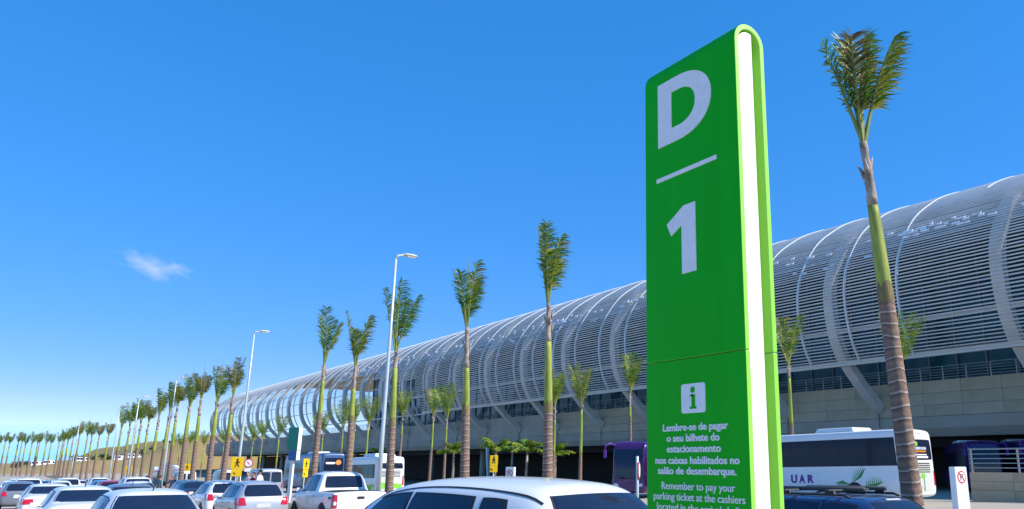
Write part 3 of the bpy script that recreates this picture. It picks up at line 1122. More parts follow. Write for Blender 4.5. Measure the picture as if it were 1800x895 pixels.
def make_short_palm(seed):
    """young palm with an arching bushy crown"""
    rnd = random.Random(seed)
    P = empty('young_palm')
    MB().tube([(0, 0, -0.1), (0.03, 0.02, 1.5), (0.0, 0.05, 3.0)], [0.13, 0.10, 0.08], 9).build('trunk', 'sheath', P, smooth=True)
    n = 11
    for i in range(n):
        az = 2 * PI * i / n + rnd.uniform(-.3, .3)
        mb = MB()
        tilt = R(rnd.uniform(15, 60))
        L = rnd.uniform(1.4, 1.9)
        p = Vector((0, 0.05, 2.9))
        pts = []
        for k in range(9):
            pts.append(p.copy())
            a = tilt + R(75) * k / 8
            p = p + Vector((math.cos(az) * math.sin(a), math.sin(az) * math.sin(a), math.cos(a))) * (L / 8)
        mb.tube(pts, [0.03 * (1 - k / 9.5) for k in range(9)], 5, 0)
        sd = Vector((-math.sin(az), math.cos(az), 0))
        for k in range(30):
            f = 1.2 + 6.7 * k / 30
            j = int(f)
            q = pts[j].lerp(pts[min(8, j + 1)], f - j)
            tan = (pts[min(8, j + 1)] - pts[j]).normalized() if j < 8 else tan
            for sg in (-1, 1):
                dr = (sd * sg + tan * 0.5 + Vector((0, 0, rnd.uniform(-.5, .1)))).normalized()
                ln = 0.5 * math.sin(PI * (0.15 + 0.8 * k / 30)) * rnd.uniform(.8, 1.2)
                nv = tan * 0.035
                mb.add([q + nv, q - nv, q + dr * ln * 0.6 - nv, q + dr * ln * 0.6 + nv, q + dr * ln - Vector((0, 0, ln * 0.3))], [(0, 1, 2, 3), (3, 2, 4)], 1)
        mb.build('frond', ['petiole', 'leaf_fresh' if i % 3 else 'leaf_green'], P, fixn=False)
    return P


def build_short_palms():
    rnd = random.Random(2)
    a, b = make_short_palm(1), make_short_palm(2)
    first = {0: True, 1: True}
    for i, (x, y, s) in enumerate([(-69.7, 40.6, 1.28), (-67.5, 42.5, 1.15), (-73.5, 39.2, 1.35), (-80.5, 38.0, 1.3), (-84, 47, 1.4), (-128, 48, 1.5)]):
        k = i % 2
        place((a, b)[k], first[k], (x, y, gz(x)), rnd.uniform(0, 6), s, 'short young palm with arching bushy crown near the dark arrivals level', 'palm tree', 'short palms before the arrivals level')
        first[k] = False


build_short_palms()


# ------------------------------------------------------------------ street lamps
def make_lamp():
    L = empty('street_lamp')
    MB().tube([(0, 0, 0), (0, 0, 0.35)], [0.16, 0.14], 12).build('base', 'galv', L, smooth=True)
    MB().tube([(0, 0, 0.3), (0, 0, 3.2), (0, 0, 6.5), (0, 0, 9.82)], [0.09, 0.075, 0.06, 0.045], 12).build('pole', 'galv', L, smooth=True)
    MB().tube([(0, 0, 9.78), (0, 0.08, 9.93), (0, 0.3, 9.98), (0, 0.5, 9.99)], [0.05, 0.045, 0.038, 0.036], 8).build('arm', 'galv', L, smooth=True)
    mb = MB()
    prof = [(0.28, 0.04, 0.04), (0.38, 0.09, 0.065), (0.54, 0.125, 0.075), (0.70, 0.125, 0.07), (0.82, 0.09, 0.05), (0.88, 0.03, 0.02)]
    vs, n = [], 10
    for y, w, h in prof:
        for k in range(n):
            a = 2 * PI * k / n
            vs.append((w * math.cos(a), y, 10.0 + h * math.sin(a) * (1.0 if math.sin(a) > 0 else 0.55)))
    fs = [(i * n + k, i * n + (k + 1) % n, (i + 1) * n + (k + 1) % n, (i + 1) * n + k) for i in range(len(prof) - 1) for k in range(n)]
    fs += [tuple(range(n)), tuple(range((len(prof) - 1) * n, len(prof) * n))]
    mb.add(vs, fs)
    hd = mb.build('lamp_head', 'lamp_head', L, smooth=True)
    MB().box((0, 0.60, 9.95), (0.16, 0.3, 0.05)).build('lens', 'lamp_glass', hd)
    return L


lp = make_lamp()
for i, (x, s) in enumerate([(-29.9, 1.0), (-52.7, 1.02), (-80.2, 1.0), (-104.3, 1.02), (-122.7, 1.05), (-192, 1.15), (-300, 1.25)]):
    lab = {0: 'tallest looking grey street lamp, its pole rising beside the white pickup and minibus',
           1: 'grey street lamp behind the double yellow pedestrian sign'}.get(i, 'distant grey street lamp rising among the row of palms')
    o = place(lp, i == 0, (x, 11.2 if i < 6 else 8.2, gz(x) + (0.12 if i < 6 else 0)), 0, s, lab, 'street lamp', 'street lamps along the palm row')


# ------------------------------------------------------------------ vehicles
def loft(stations, crown=0.035, level=2):
    """stations: (x, z_bottom, z_belt, half_w, z_top, half_w_top)  ->  mesh"""
    mb = MB()
    rings = []
    for (x, zb, zt, w, ztop, wt) in stations:
        zm = zb + (zt - zb) * 0.55
        e = min(0.10, 0.42 * max(0.0, ztop - zt))
        half = [(0, zb), (w * 0.86, zb), (w * 0.985, zb + 0.10), (w * 1.005, zm), (w * 0.985, zt - 0.05), (w * 0.95, zt + 0.0),
                (wt + 0.035, ztop - e), (wt - 0.07, ztop - e * 0.12), (wt * 0.5, ztop + crown * 0.6), (0, ztop + crown)]
        ring = [(x, y, z) for y, z in half] + [(x, -y, z) for y, z in half[-2:0:-1]]
        rings.append(ring)
    n = len(rings[0])
    vs = [p for r in rings for p in r]
    fs = [(i * n + k, i * n + (k + 1) % n, (i + 1) * n + (k + 1) % n, (i + 1) * n + k) for i in range(len(rings) - 1) for k in range(n)]
    fs += [tuple(range(n - 1, -1, -1)), tuple((len(rings) - 1) * n + k for k in range(n))]
    me = bpy.data.meshes.new('body')
    me.from_pydata(vs, [], fs)
    bm = bmesh.new(); bm.from_mesh(me); bmesh.ops.recalc_face_normals(bm, faces=bm.faces); bm.to_mesh(me); bm.free()
    ob = bpy.data.objects.new('tmp', me)
    COL.objects.link(ob)
    md = ob.modifiers.new('s', 'SUBSURF'); md.levels = level; md.render_levels = level
    dg = bpy.context.evaluated_depsgraph_get()
    out = bpy.data.meshes.new_from_object(ob.evaluated_get(dg))
    bpy.data.objects.remove(ob)
    out.polygons.foreach_set('use_smooth', [True] * len(out.polygons))
    out.name = 'body'
    return out


class Vehicle:
    def __init__(self, name, stations, paint, crown=0.035, level=2):
        self.root = empty(name)
        self.me = loft(stations, crown, level)
        self.me.materials.append(M[paint])
        self.body = link('body', self.me, self.root)
        bm = bmesh.new(); bm.from_mesh(self.me)
        self.bvh = BVHTree.FromBMesh(bm)
        bm.free()

    def hit(self, view, u, v):
        if view in ('L', 'R'):
            s = 1 if view == 'L' else -1
            h = self.bvh.ray_cast(Vector((u, 4 * s, v)), Vector((0, -s, 0)))
        elif view == 'B':
            h = self.bvh.ray_cast(Vector((-20, u, v)), Vector((1, 0, 0)))
        elif view == 'F':
            h = self.bvh.ray_cast(Vector((20, u, v)), Vector((-1, 0, 0)))
        else:
            h = self.bvh.ray_cast(Vector((u, v, 8)), Vector((0, 0, -1)))
        return h

    def panel(self, name, view, quad, m, off=0.006, n=8, k=0.0, parent=None, bothsides=False, nu=None):
        """a thin skin laid on the body: quad of 4 (u,v) corners, bl br tr tl"""
        if bothsides:
            a = self.panel(name, 'L', quad, m, off, n, k, parent, nu=nu)
            self.panel(name, 'R', quad, m, off, n, k, parent, nu=nu)
            return a
        nu = nu or n
        G, vs = {}, []
        lastn = {'L': Vector((0, 1, 0)), 'R': Vector((0, -1, 0)), 'B': Vector((-1, 0, 0)), 'F': Vector((1, 0, 0)), 'T': Vector((0, 0, 1))}[view]
        q = [Vector(c) for c in quad]
        for j in range(n + 1):
            for i in range(nu + 1):
                s, t = 2 * i / nu - 1, 2 * j / n - 1
                s2 = s * math.sqrt(1 - k * t * t / 2); t2 = t * math.sqrt(1 - k * s * s / 2)
                a, b = (s2 + 1) / 2, (t2 + 1) / 2
                c = (q[0] * (1 - a) + q[1] * a) * (1 - b) + (q[3] * (1 - a) + q[2] * a) * b
                h = self.hit(view, c[0], c[1])
                if h[0] is None:
                    continue
                G[(i, j)] = len(vs)
                vs.append(h[0] + h[1] * off)
                G[(i, j, 'n')] = h[1]
        fs = []
        for j in range(n):
            for i in range(nu):
                ks = [(i, j), (i + 1, j), (i + 1, j + 1), (i, j + 1)]
                if all(c in G for c in ks):
                    fs.append(tuple(G[c] for c in ks))
        # skirt so that the edge has thickness
        edge = [(i, 0) for i in range(nu + 1)] + [(nu, j) for j in range(1, n + 1)] + [(i, n) for i in range(nu - 1, -1, -1)] + [(0, j) for j in range(n - 1, 0, -1)]
        if all(c in G for c in edge):
            b0 = len(vs)
            ne = len(edge)
            for c in edge:
                vs.append(vs[G[c]])
            for c in edge:
                vs.append(vs[G[c]] - G[c + ('n',)] * (off + 0.012))
            for a in range(ne):
                b = (a + 1) % ne
                fs.append((b0 + a, b0 + b, b0 + ne + b, b0 + ne + a))
        mb = MB()
        if not fs:
            return None
        mb.add(vs, fs)
        return mb.build(name, m, parent or self.root, smooth=True)

    def window(self, view, quad, m='glass', both=False, k=0.12, n=8, grow=0.022, name='window'):
        """glass with a rubber surround"""
        q = [Vector(c) for c in quad]
        c = sum(q, Vector((0, 0))) / 4
        big = [p + (p - c).normalized() * grow * 1.3 for p in q]
        for vw in (('L', 'R') if both else (view,)):
            w = self.panel(name, vw, quad, m, 0.007, n, k)
            if w is not None:
                self.panel('seal', vw, [tuple(p) for p in big], 'rubber', 0.0035, n, k, parent=w)

    def wheels(self, xs, r, w, half):
        for x in xs:
            for s in (1, -1):
                y = s * (half - w / 2 + 0.01)
                mb = MB().lathe([(r * 0.62, -w / 2), (r * 0.93, -w / 2), (r, -w * 0.36), (r, w * 0.36), (r * 0.93, w / 2), (r * 0.62, w / 2)], 28, 'y', (x, y, r))
                wh = mb.build('wheel', 'tyre', self.root, smooth=True)
                mb = MB().lathe([(r * 0.60, 0), (r * 0.60, s * 0.01)], 20, 'y', (x, y + s * w * 0.40, r))
                for a in range(5):
                    an = 2 * PI * a / 5
                    mb.box((x + 0.3 * r * math.cos(an), y + s * (w * 0.45), r + 0.3 * r * math.sin(an)), (r * 0.55, 0.02, r * 0.16), Matrix.Rotation(-an, 3, 'Y'))
                mb.build('rim', 'rim', wh)
        for x in xs:
            rr = r * 1.16
            self.panel('wheel_arch', 'L', [(x - rr, r - rr), (x + rr, r - rr), (x + rr, r + rr), (x - rr, r + rr)], 'rubber', 0.004, 10, 1.0, bothsides=True)

    def mirrors(self, x, z, m, y=None):
        for s in (1, -1):
            h = self.hit('L' if s > 0 else 'R', x, z)
            if h[0] is None: continue
            p = h[0]
            mb = MB().box((p.x + 0.02, p.y + s * 0.03, z), (0.05, 0.10, 0.04))
            mb.box((p.x, p.y + s * 0.13, z + 0.03), (0.09, 0.18, 0.13), None, 0, 0.85)
            bevel(mb.build('wing_mirror', m, self.root), 0.02, 2)

    def handle(self, x, z, m):
        for s in (1, -1):
            h = self.hit('L' if s > 0 else 'R', x, z)
            if h[0] is None: continue
            bevel(MB().box((x, h[0].y + s * 0.014, z), (0.17, 0.03, 0.028)).build('door_handle', m, self.root), 0.008, 2)


def car_hatch(paint='white_paint', tall=0.0):
    T = tall
    st = [(-1.99, .42, .62, .62, .66, .56), (-1.96, .32, .80, .74, .86, .66), (-1.90, .28, .92, .80, .99, .66), (-1.84, .26, .96, .825, 1.06, .64),
          (-1.70, .25, .97, .84, 1.21 + T, .60), (-1.56, .24, .97, .85, 1.36 + T, .575), (-1.42, .23, .97, .855, 1.425 + T, .57), (-1.30, .22, .965, .86, 1.445 + T, .575),
          (-0.9, .21, .955, .865, 1.475 + T, .60), (-0.3, .21, .94, .868, 1.49 + T, .62), (0.15, .21, .93, .868, 1.47 + T, .615), (0.45, .21, .92, .868, 1.41 + T, .60),
          (0.75, .22, .91, .865, 1.26 + T * .6, .615), (1.05, .23, .905, .86, 1.06 + T * .3, .66), (1.2, .24, .90, .855, .965, .70), (1.5, .25, .86, .84, .91, .66),
          (1.8, .28, .78, .80, .83, .58), (1.93, .32, .68, .70, .72, .5), (1.99, .40, .56, .58, .60, .45)]
    v = Vehicle('hatchback', st, paint, 0.035)
    v.window('L', [(-0.06, .985), (0.82, .955), (0.33, 1.335 + T), (-0.06, 1.385 + T)], both=True, name='front_door_glass')
    v.window('L', [(-0.92, 1.0), (-0.13, .988), (-0.13, 1.385 + T), (-0.86, 1.36 + T)], both=True, name='rear_door_glass')
    v.window('L', [(-1.34, 1.05), (-1.02, 1.01), (-0.97, 1.345 + T), (-1.2, 1.325 + T)], both=True, name='quarter_glass')
    v.window('B', [(-0.60, 1.02), (0.60, 1.02), (0.475, 1.375 + T), (-0.475, 1.375 + T)], name='rear_window', k=0.25, n=12, grow=0.014)
    v.window('F', [(-0.66, .99), (0.66, .99), (0.52, 1.39 + T), (-0.52, 1.39 + T)], name='windscreen', k=0.1, n=10)
    for s in (1, -1):
        v.panel('tail_lamp', 'L' if s > 0 else 'R', [(-1.90, .74), (-1.70, .76), (-1.66, .99), (-1.80, .99)], 'tail_red', 0.008, 6, 0.2)
        v.panel('tail_lamp', 'B', [(s * .52, .74), (s * .76, .74), (s * .74, .98), (s * .58, .98)], 'tail_red', 0.009, 6, 0.2)
        v.panel('headlamp', 'F', [(s * .40, .60), (s * .72, .64), (s * .70, .76), (s * .45, .72)], 'lamp_clear', 0.008, 6, 0.3)
        # black strip in the roof joint
        v.panel('roof_moulding', 'T', [(-1.52, s * .540), (0.40, s * .592), (0.40, s * .600), (-1.52, s * .556)], 'rubber', 0.005, 2, 0, nu=24)
    v.panel('plate', 'B', [(-0.22, .66), (0.22, .66), (0.22, .79), (-0.22, .79)], 'plate', 0.012, 4)
    for x in (-0.10, 0.98, -1.0):
        v.panel('door_seam', 'L', [(x - .004, .40), (x + .004, .40), (x + .004, .93), (x - .004, .93)], 'rubber', 0.002, 8, 0, bothsides=True, nu=1)
    v.wheels((-1.25, 1.28), 0.31, 0.19, 0.845)
    v.mirrors(0.72, .96, paint)
    v.handle(0.06, .82, paint); v.handle(-0.86, .84, paint)
    for sx in (0.12, -0.12):
        pass
    MB().tube([(-1.72, 0, 1.20 + T), (-1.80, .12, 1.08 + T), (-1.83, .34, 1.04 + T)], 0.009, 5).build('wiper', 'rubber', v.root)
    return v


def car_sedan(paint='white_paint'):
    st = [(-2.27, .42, .62, .62, .66, .5), (-2.24, .32, .82, .74, .88, .6), (-2.16, .28, .93, .80, 1.0, .64), (-2.0, .26, .96, .83, 1.05, .66),
          (-1.75, .25, .97, .85, 1.08, .64), (-1.60, .24, .97, .855, 1.13, .60), (-1.35, .23, .965, .86, 1.27, .575), (-1.10, .22, .96, .865, 1.395, .56),
          (-0.9, .21, .955, .868, 1.43, .565), (-0.4, .21, .945, .87, 1.455, .60), (0.1, .21, .935, .87, 1.45, .61), (0.4, .21, .925, .87, 1.40, .60),
          (0.75, .22, .915, .868, 1.24, .61), (1.08, .23, .905, .862, 1.03, .66), (1.2, .24, .90, .858, .96, .70), (1.6, .25, .86, .84, .90, .66),
          (2.0, .28, .78, .79, .82, .56), (2.16, .32, .66, .68, .70, .5), (2.22, .40, .54, .56, .58, .45)]
    v = Vehicle('sedan', st, paint, 0.03)
    v.window('L', [(-0.06, .985), (0.85, .955), (0.33, 1.315), (-0.06, 1.365)], both=True, m='glass_blue', name='front_door_glass')
    v.window('L', [(-0.95, 1.0), (-0.13, .988), (-0.13, 1.365), (-0.80, 1.34)], both=True, m='glass_blue', name='rear_door_glass')
    v.window('L', [(-1.32, 1.03), (-1.02, 1.01), (-0.90, 1.32), (-1.02, 1.28)], both=True, m='glass_blue', name='quarter_glass')
    v.window('B', [(-0.60, 1.12), (0.60, 1.12), (0.49, 1.365), (-0.49, 1.365)], name='rear_window', k=0.12, n=10)
    v.window('F', [(-0.66, .99), (0.66, .99), (0.52, 1.37), (-0.52, 1.37)], name='windscreen', k=0.1, n=10)
    for s in (1, -1):
        v.panel('tail_lamp', 'L' if s > 0 else 'R', [(-2.16, .76), (-1.90, .80), (-1.92, .95), (-2.10, .97)], 'tail_red', 0.008, 6, 0.2)
        v.panel('tail_lamp', 'B', [(s * .42, .78), (s * .76, .76), (s * .74, .94), (s * .46, .95)], 'tail_red', 0.009, 6, 0.2)
        v.panel('headlamp', 'F', [(s * .40, .60), (s * .70, .64), (s * .68, .76), (s * .45, .72)], 'lamp_clear', 0.008, 6, 0.3)
    v.panel('plate', 'B', [(-0.22, .70), (0.22, .70), (0.22, .83), (-0.22, .83)], 'plate', 0.012, 4)
    v.panel('badge', 'B', [(-0.05, .90), (0.05, .90), (0.05, .95), (-0.05, .95)], 'chrome', 0.012, 3, 1)
    v.panel('boot_seam', 'T', [(-1.66, -.66), (-1.65, -.66), (-1.65, .66), (-1.66, .66)], 'rubber', 0.002, 10, 0, nu=1)
    for x in (-0.10, 1.0, -1.02):
        v.panel('door_seam', 'L', [(x - .004, .40), (x + .004, .40), (x + .004, .93), (x - .004, .93)], 'rubber', 0.002, 8, 0, bothsides=True, nu=1)
    v.wheels((-1.32, 1.35), 0.31, 0.2, 0.845)
    v.mirrors(0.75, .97, paint)
    v.handle(0.06, .83, paint); v.handle(-0.9, .85, paint)
    MB().tube([(-0.95, 0, 1.44), (-1.14, 0, 1.62)], [0.012, 0.006], 5).build('antenna', 'rubber', v.root)
    return v


def car_wagon(paint='blue_paint'):
    st = [(-2.20, .42, .62, .62, .66, .56), (-2.17, .32, .80, .74, .86, .66), (-2.11, .28, .92, .80, .99, .68), (-2.05, .26, .96, .825, 1.06, .66),
          (-1.93, .25, .97, .84, 1.22, .62), (-1.80, .24, .97, .85, 1.36, .60), (-1.66, .23, .97, .855, 1.415, .595), (-1.5, .22, .965, .86, 1.43, .60),
          (-0.9, .21, .955, .865, 1.455, .615), (-0.3, .21, .94, .868, 1.465, .62), (0.15, .21, .93, .868, 1.45, .615), (0.45, .21, .92, .868, 1.40, .60),
          (0.75, .22, .91, .865, 1.25, .615), (1.05, .23, .905, .86, 1.05, .66), (1.2, .24, .90, .855, .965, .70), (1.5, .25, .86, .84, .91, .66),
          (1.9, .28, .78, .80, .83, .58), (2.05, .32, .68, .70, .72, .5), (2.11, .40, .56, .58, .60, .45)]
    v = Vehicle('wagon', st, paint, 0.03)
    v.window('L', [(-0.06, .985), (0.82, .955), (0.33, 1.32), (-0.06, 1.365)], both=True, name='front_door_glass')
    v.window('L', [(-0.92, 1.0), (-0.13, .988), (-0.13, 1.365), (-0.92, 1.35)], both=True, name='rear_door_glass')
    v.window('L', [(-1.70, 1.04), (-1.0, 1.01), (-1.0, 1.345), (-1.58, 1.32)], both=True, name='quarter_glass')
    v.window('B', [(-0.60, 1.02), (0.60, 1.02), (0.52, 1.37), (-0.52, 1.37)], name='rear_window', k=0.15, n=10)
    v.window('F', [(-0.66, .99), (0.66, .99), (0.52, 1.37), (-0.52, 1.37)], name='windscreen', k=0.1, n=10)
    for s in (1, -1):
        v.panel('tail_lamp', 'L' if s > 0 else 'R', [(-2.06, .84), (-1.94, .84), (-1.88, 1.12), (-1.94, 1.14)], 'tail_red', 0.008, 6, 0.2)
        v.panel('tail_lamp', 'B', [(s * .60, .80), (s * .73, .80), (s * .62, 1.10), (s * .55, 1.10)], 'tail_red', 0.009, 6, 0.2)
        v.panel('headlamp', 'F', [(s * .40, .60), (s * .72, .64), (s * .70, .76), (s * .45, .72)], 'lamp_clear', 0.008, 6, 0.3)
    # roof rails and cross bars
    for s in (1, -1):
        MB().tube([(-1.45, s * .60, 1.44), (-1.35, s * .60, 1.475), (0.05, s * .60, 1.50), (0.15, s * .60, 1.46)], 0.02, 8).build('roof_rail', 'rubber', v.root, smooth=True)
    for x in (-1.12, -0.28):
        mb = MB().box((x, 0, 1.545), (0.075, 1.34, 0.032))
        rk = mb.build('cross_bar', 'plastic', v.root); bevel(rk, 0.01)
        for s in (1, -1):
            bevel(MB().box((x, s * .60, 1.51), (0.22, 0.07, 0.08), None, 0, 0.6).build('bar_foot', 'rubber', rk), 0.01)
    mb = MB().tube([(-1.50, 0.30, 1.565), (0.22, 0.30, 1.572)], 0.035, 8)
    mb.build('rack_bar', 'plastic', v.root, smooth=True)
    mb = MB().tube([(-1.42, -0.32, 1.565), (0.1, -0.32, 1.572)], 0.035, 8)
    mb.build('rack_bar', 'plastic', v.root, smooth=True)
    v.panel('plate', 'B', [(-0.22, .70), (0.22, .70), (0.22, .83), (-0.22, .83)], 'plate', 0.012, 4)
    v.panel('spoiler_lamp', 'B', [(-0.16, 1.385), (0.16, 1.385), (0.16, 1.405), (-0.16, 1.405)], 'lamp_clear', 0.012, 2, 0)
    v.wheels((-1.3, 1.33), 0.31, 0.2, 0.845)
    v.mirrors(0.72, .96, paint)
    v.handle(0.06, .82, paint); v.handle(-0.86, .84, paint)
    return v


def car_suv(paint='white_paint'):
    st = [(-2.15, .50, .75, .66, .80, .58), (-2.12, .40, .95, .78, 1.02, .68), (-2.06, .36, 1.06, .85, 1.16, .70), (-2.0, .34, 1.09, .87, 1.26, .68),
          (-1.9, .33, 1.10, .88, 1.44, .66), (-1.8, .32, 1.10, .89, 1.58, .645), (-1.68, .31, 1.095, .895, 1.63, .64), (-1.5, .30, 1.09, .90, 1.65, .645),
          (-0.9, .30, 1.08, .905, 1.68, .66), (-0.3, .30, 1.07, .905, 1.69, .665), (0.1, .30, 1.06, .905, 1.67, .66), (0.4, .30, 1.05, .905, 1.60, .65),
          (0.75, .31, 1.04, .90, 1.38, .67), (1.0, .32, 1.03, .895, 1.18, .70), (1.12, .33, 1.02, .89, 1.09, .74), (1.5, .34, .98, .88, 1.04, .70),
          (1.9, .36, .88, .83, .94, .62), (2.06, .42, .76, .74, .80, .55), (2.12, .52, .66, .62, .70, .5)]
    v = Vehicle('sport_utility_car', st, paint, 0.03)
    v.window('L', [(-0.06, 1.12), (0.78, 1.09), (0.30, 1.52), (-0.06, 1.575)], both=True, name='front_door_glass')
    v.window('L', [(-0.92, 1.13), (-0.13, 1.12), (-0.13, 1.575), (-0.9, 1.56)], both=True, name='rear_door_glass')
    v.window('L', [(-1.66, 1.16), (-1.0, 1.14), (-1.0, 1.555), (-1.55, 1.53)], both=True, name='quarter_glass')
    v.window('B', [(-0.64, 1.16), (0.64, 1.16), (0.56, 1.57), (-0.56, 1.57)], name='rear_window', k=0.15, n=10)
    v.window('F', [(-0.68, 1.12), (0.68, 1.12), (0.56, 1.58), (-0.56, 1.58)], name='windscreen', k=0.1, n=10)
    for s in (1, -1):
        v.panel('tail_lamp', 'B', [(s * .64, .86), (s * .80, .86), (s * .76, 1.14), (s * .66, 1.14)], 'tail_red', 0.009, 6, 0.2)
        v.panel('tail_lamp', 'L' if s > 0 else 'R', [(-2.04, .86), (-1.90, .88), (-1.92, 1.12), (-1.98, 1.12)], 'tail_red', 0.008, 6, 0.2)
    v.panel('plate', 'B', [(-0.22, .84), (0.22, .84), (0.22, .97), (-0.22, .97)], 'plate', 0.012, 4)
    v.wheels((-1.28, 1.3), 0.35, 0.22, 0.88)
    v.mirrors(0.70, 1.09, paint)
    v.handle(0.06, .96, paint); v.handle(-0.86, .97, paint)
    return v


def pickup(paint='white_paint'):
    st = [(-2.60, .60, .90, .80, .96, .74), (-2.57, .50, 1.06, .88, 1.12, .82), (-2.45, .46, 1.10, .89, 1.15, .84), (-1.6, .44, 1.11, .90, 1.15, .85), (-0.98, .42, 1.11, .90, 1.15, .85),
          (-0.90, .42, 1.11, .90, 1.17, .82), (-0.86, .42, 1.12, .90, 1.36, .74), (-0.80, .42, 1.12, .90, 1.62, .68), (-0.70, .42, 1.12, .90, 1.73, .66), (-0.5, .42, 1.12, .90, 1.755, .66),
          (0.0, .42, 1.115, .90, 1.775, .67), (0.5, .42, 1.11, .90, 1.76, .665), (0.78, .42, 1.105, .90, 1.67, .65), (1.05, .42, 1.10, .90, 1.44, .67), (1.32, .43, 1.09, .90, 1.19, .72),
          (1.42, .44, 1.08, .90, 1.13, .76), (1.9, .46, 1.04, .89, 1.09, .72), (2.35, .50, .92, .84, .98, .62), (2.5, .56, .78, .74, .82, .55), (2.55, .62, .70, .62, .72, .5)]
    v = Vehicle('pickup_truck', st, paint, 0.025)
    v.window('L', [(0.16, 1.17), (1.02, 1.14), (0.62, 1.61), (0.16, 1.665)], both=True, m='glass_blue', name='front_door_glass')
    v.window('L', [(-0.58, 1.18), (0.06, 1.17), (0.06, 1.665), (-0.50, 1.645)], both=True, m='glass_blue', name='rear_door_glass')
    v.window('B', [(-0.62, 1.26), (0.62, 1.26), (0.56, 1.63), (-0.56, 1.63)], name='rear_window', k=0.15, n=10)
    v.window('F', [(-0.70, 1.18), (0.70, 1.18), (0.56, 1.66), (-0.56, 1.66)], name='windscreen', k=0.1, n=10)
    v.panel('bed_cover', 'T', [(-2.45, -.78), (-1.02, -.78), (-1.02, .78), (-2.45, .78)], 'rubber', 0.012, 6)
    for s in (1, -1):
        v.panel('tail_lamp', 'B', [(s * .74, .66), (s * .86, .66), (s * .86, 1.06), (s * .74, 1.06)], 'tail_red', 0.01, 6, 0.1)
        tl = v.panel('tail_lamp', 'L' if s > 0 else 'R', [(-2.54, .66), (-2.44, .66), (-2.44, 1.06), (-2.54, 1.06)], 'tail_red', 0.008, 6, 0.1)
        v.panel('reverse_lamp', 'B', [(s * .76, .74), (s * .85, .74), (s * .85, .86), (s * .76, .86)], 'lamp_clear', 0.014, 4, 0.8)
        v.panel('four_wheel_decal', 'L' if s > 0 else 'R', [(-2.36, .92), (-2.14, .92), (-2.14, 1.0), (-2.36, 1.0)], 'plastic', 0.004, 3, 0)
        v.panel('headlamp', 'F', [(s * .46, .82), (s * .76, .84), (s * .74, .97), (s * .50, .95)], 'lamp_clear', 0.008, 6, 0.3)
    bevel(MB().box((-2.66, 0, .56), (0.16, 1.66, 0.18)).build('rear_bumper', 'chrome', v.root), 0.03)
    v.panel('tailgate_handle', 'B', [(-0.12, .92), (0.12, .92), (0.12, 1.0), (-0.12, 1.0)], 'rubber', 0.012, 3, 0.3)
    for x in (0.11, 1.12, -0.64):
        v.panel('door_seam', 'L', [(x - .004, .55), (x + .004, .55), (x + .004, 1.08), (x - .004, 1.08)], 'rubber', 0.002, 8, 0, bothsides=True, nu=1)
    v.wheels((-1.55, 1.55), 0.38, 0.25, 0.90)
    v.mirrors(0.92, 1.16, paint)
    v.handle(0.26, 1.0, paint); v.handle(-0.45, 1.0, paint)
    return v


def van(paint='coach_white', L=5.2, H=2.25, glassrear=True, sidewin=True, name='van'):
    h = L / 2
    st = [(-h, .5, 1.0, .86, H - .25, .72), (-h + .04, .40, 1.1, .93, H - .10, .80), (-h + .14, .34, 1.15, .96, H - .03, .82), (-h + .6, .32, 1.15, .97, H, .83),
          (0, .32, 1.15, .97, H + .02, .84), (h - 1.9, .32, 1.15, .97, H, .83), (h - 1.5, .33, 1.14, .97, H - .12, .80), (h - 1.0, .34, 1.12, .96, H - .62, .78),
          (h - .68, .35, 1.08, .95, 1.22, .80), (h - .3, .38, .95, .90, 1.02, .74), (h - .06, .42, .78, .80, .84, .62), (h, .5, .66, .68, .72, .55)]
    v = Vehicle(name, st, paint, 0.03)
    if sidewin:
        n = int((L - 2.2) / 1.1)
        for i in range(n):
            x0 = -h + .25 + i * 1.1
            v.window('L', [(x0, 1.25), (x0 + 1.0, 1.25), (x0 + 1.0, H - .25), (x0, H - .25)], both=True, m='glass_blue', name='side_window')
    v.window('L', [(h - 1.95, 1.22), (h - 1.05, 1.20), (h - 1.45, H - .32), (h - 1.95, H - .28)], both=True, m='glass_blue', name='front_door_glass')
    if glassrear:
        for s in (1, -1):
            v.window('B', [(s * .06, 1.22), (s * .78, 1.22), (s * .70, H - .26), (s * .06, H - .26)], name='rear_window')
    v.window('F', [(-.74, 1.26), (.74, 1.26), (.66, H - .24), (-.66, H - .24)], name='windscreen')
    v.panel('door_seam', 'B', [(-.006, .5), (.006, .5), (.006, H - .15), (-.006, H - .15)], 'rubber', .004, 10, 0, nu=1)
    for s in (1, -1):
        v.panel('tail_lamp', 'B', [(s * .78, .75), (s * .88, .75), (s * .88, 1.15), (s * .80, 1.15)], 'tail_red', .01, 5, .1)
    v.panel('plate', 'B', [(-.22, .62), (.22, .62), (.22, .75), (-.22, .75)], 'plate', .012, 3)
    v.wheels((-h + 1.0, h - .95), .34, .22, .95)
    v.mirrors(h - 1.15, 1.3, paint)
    return v


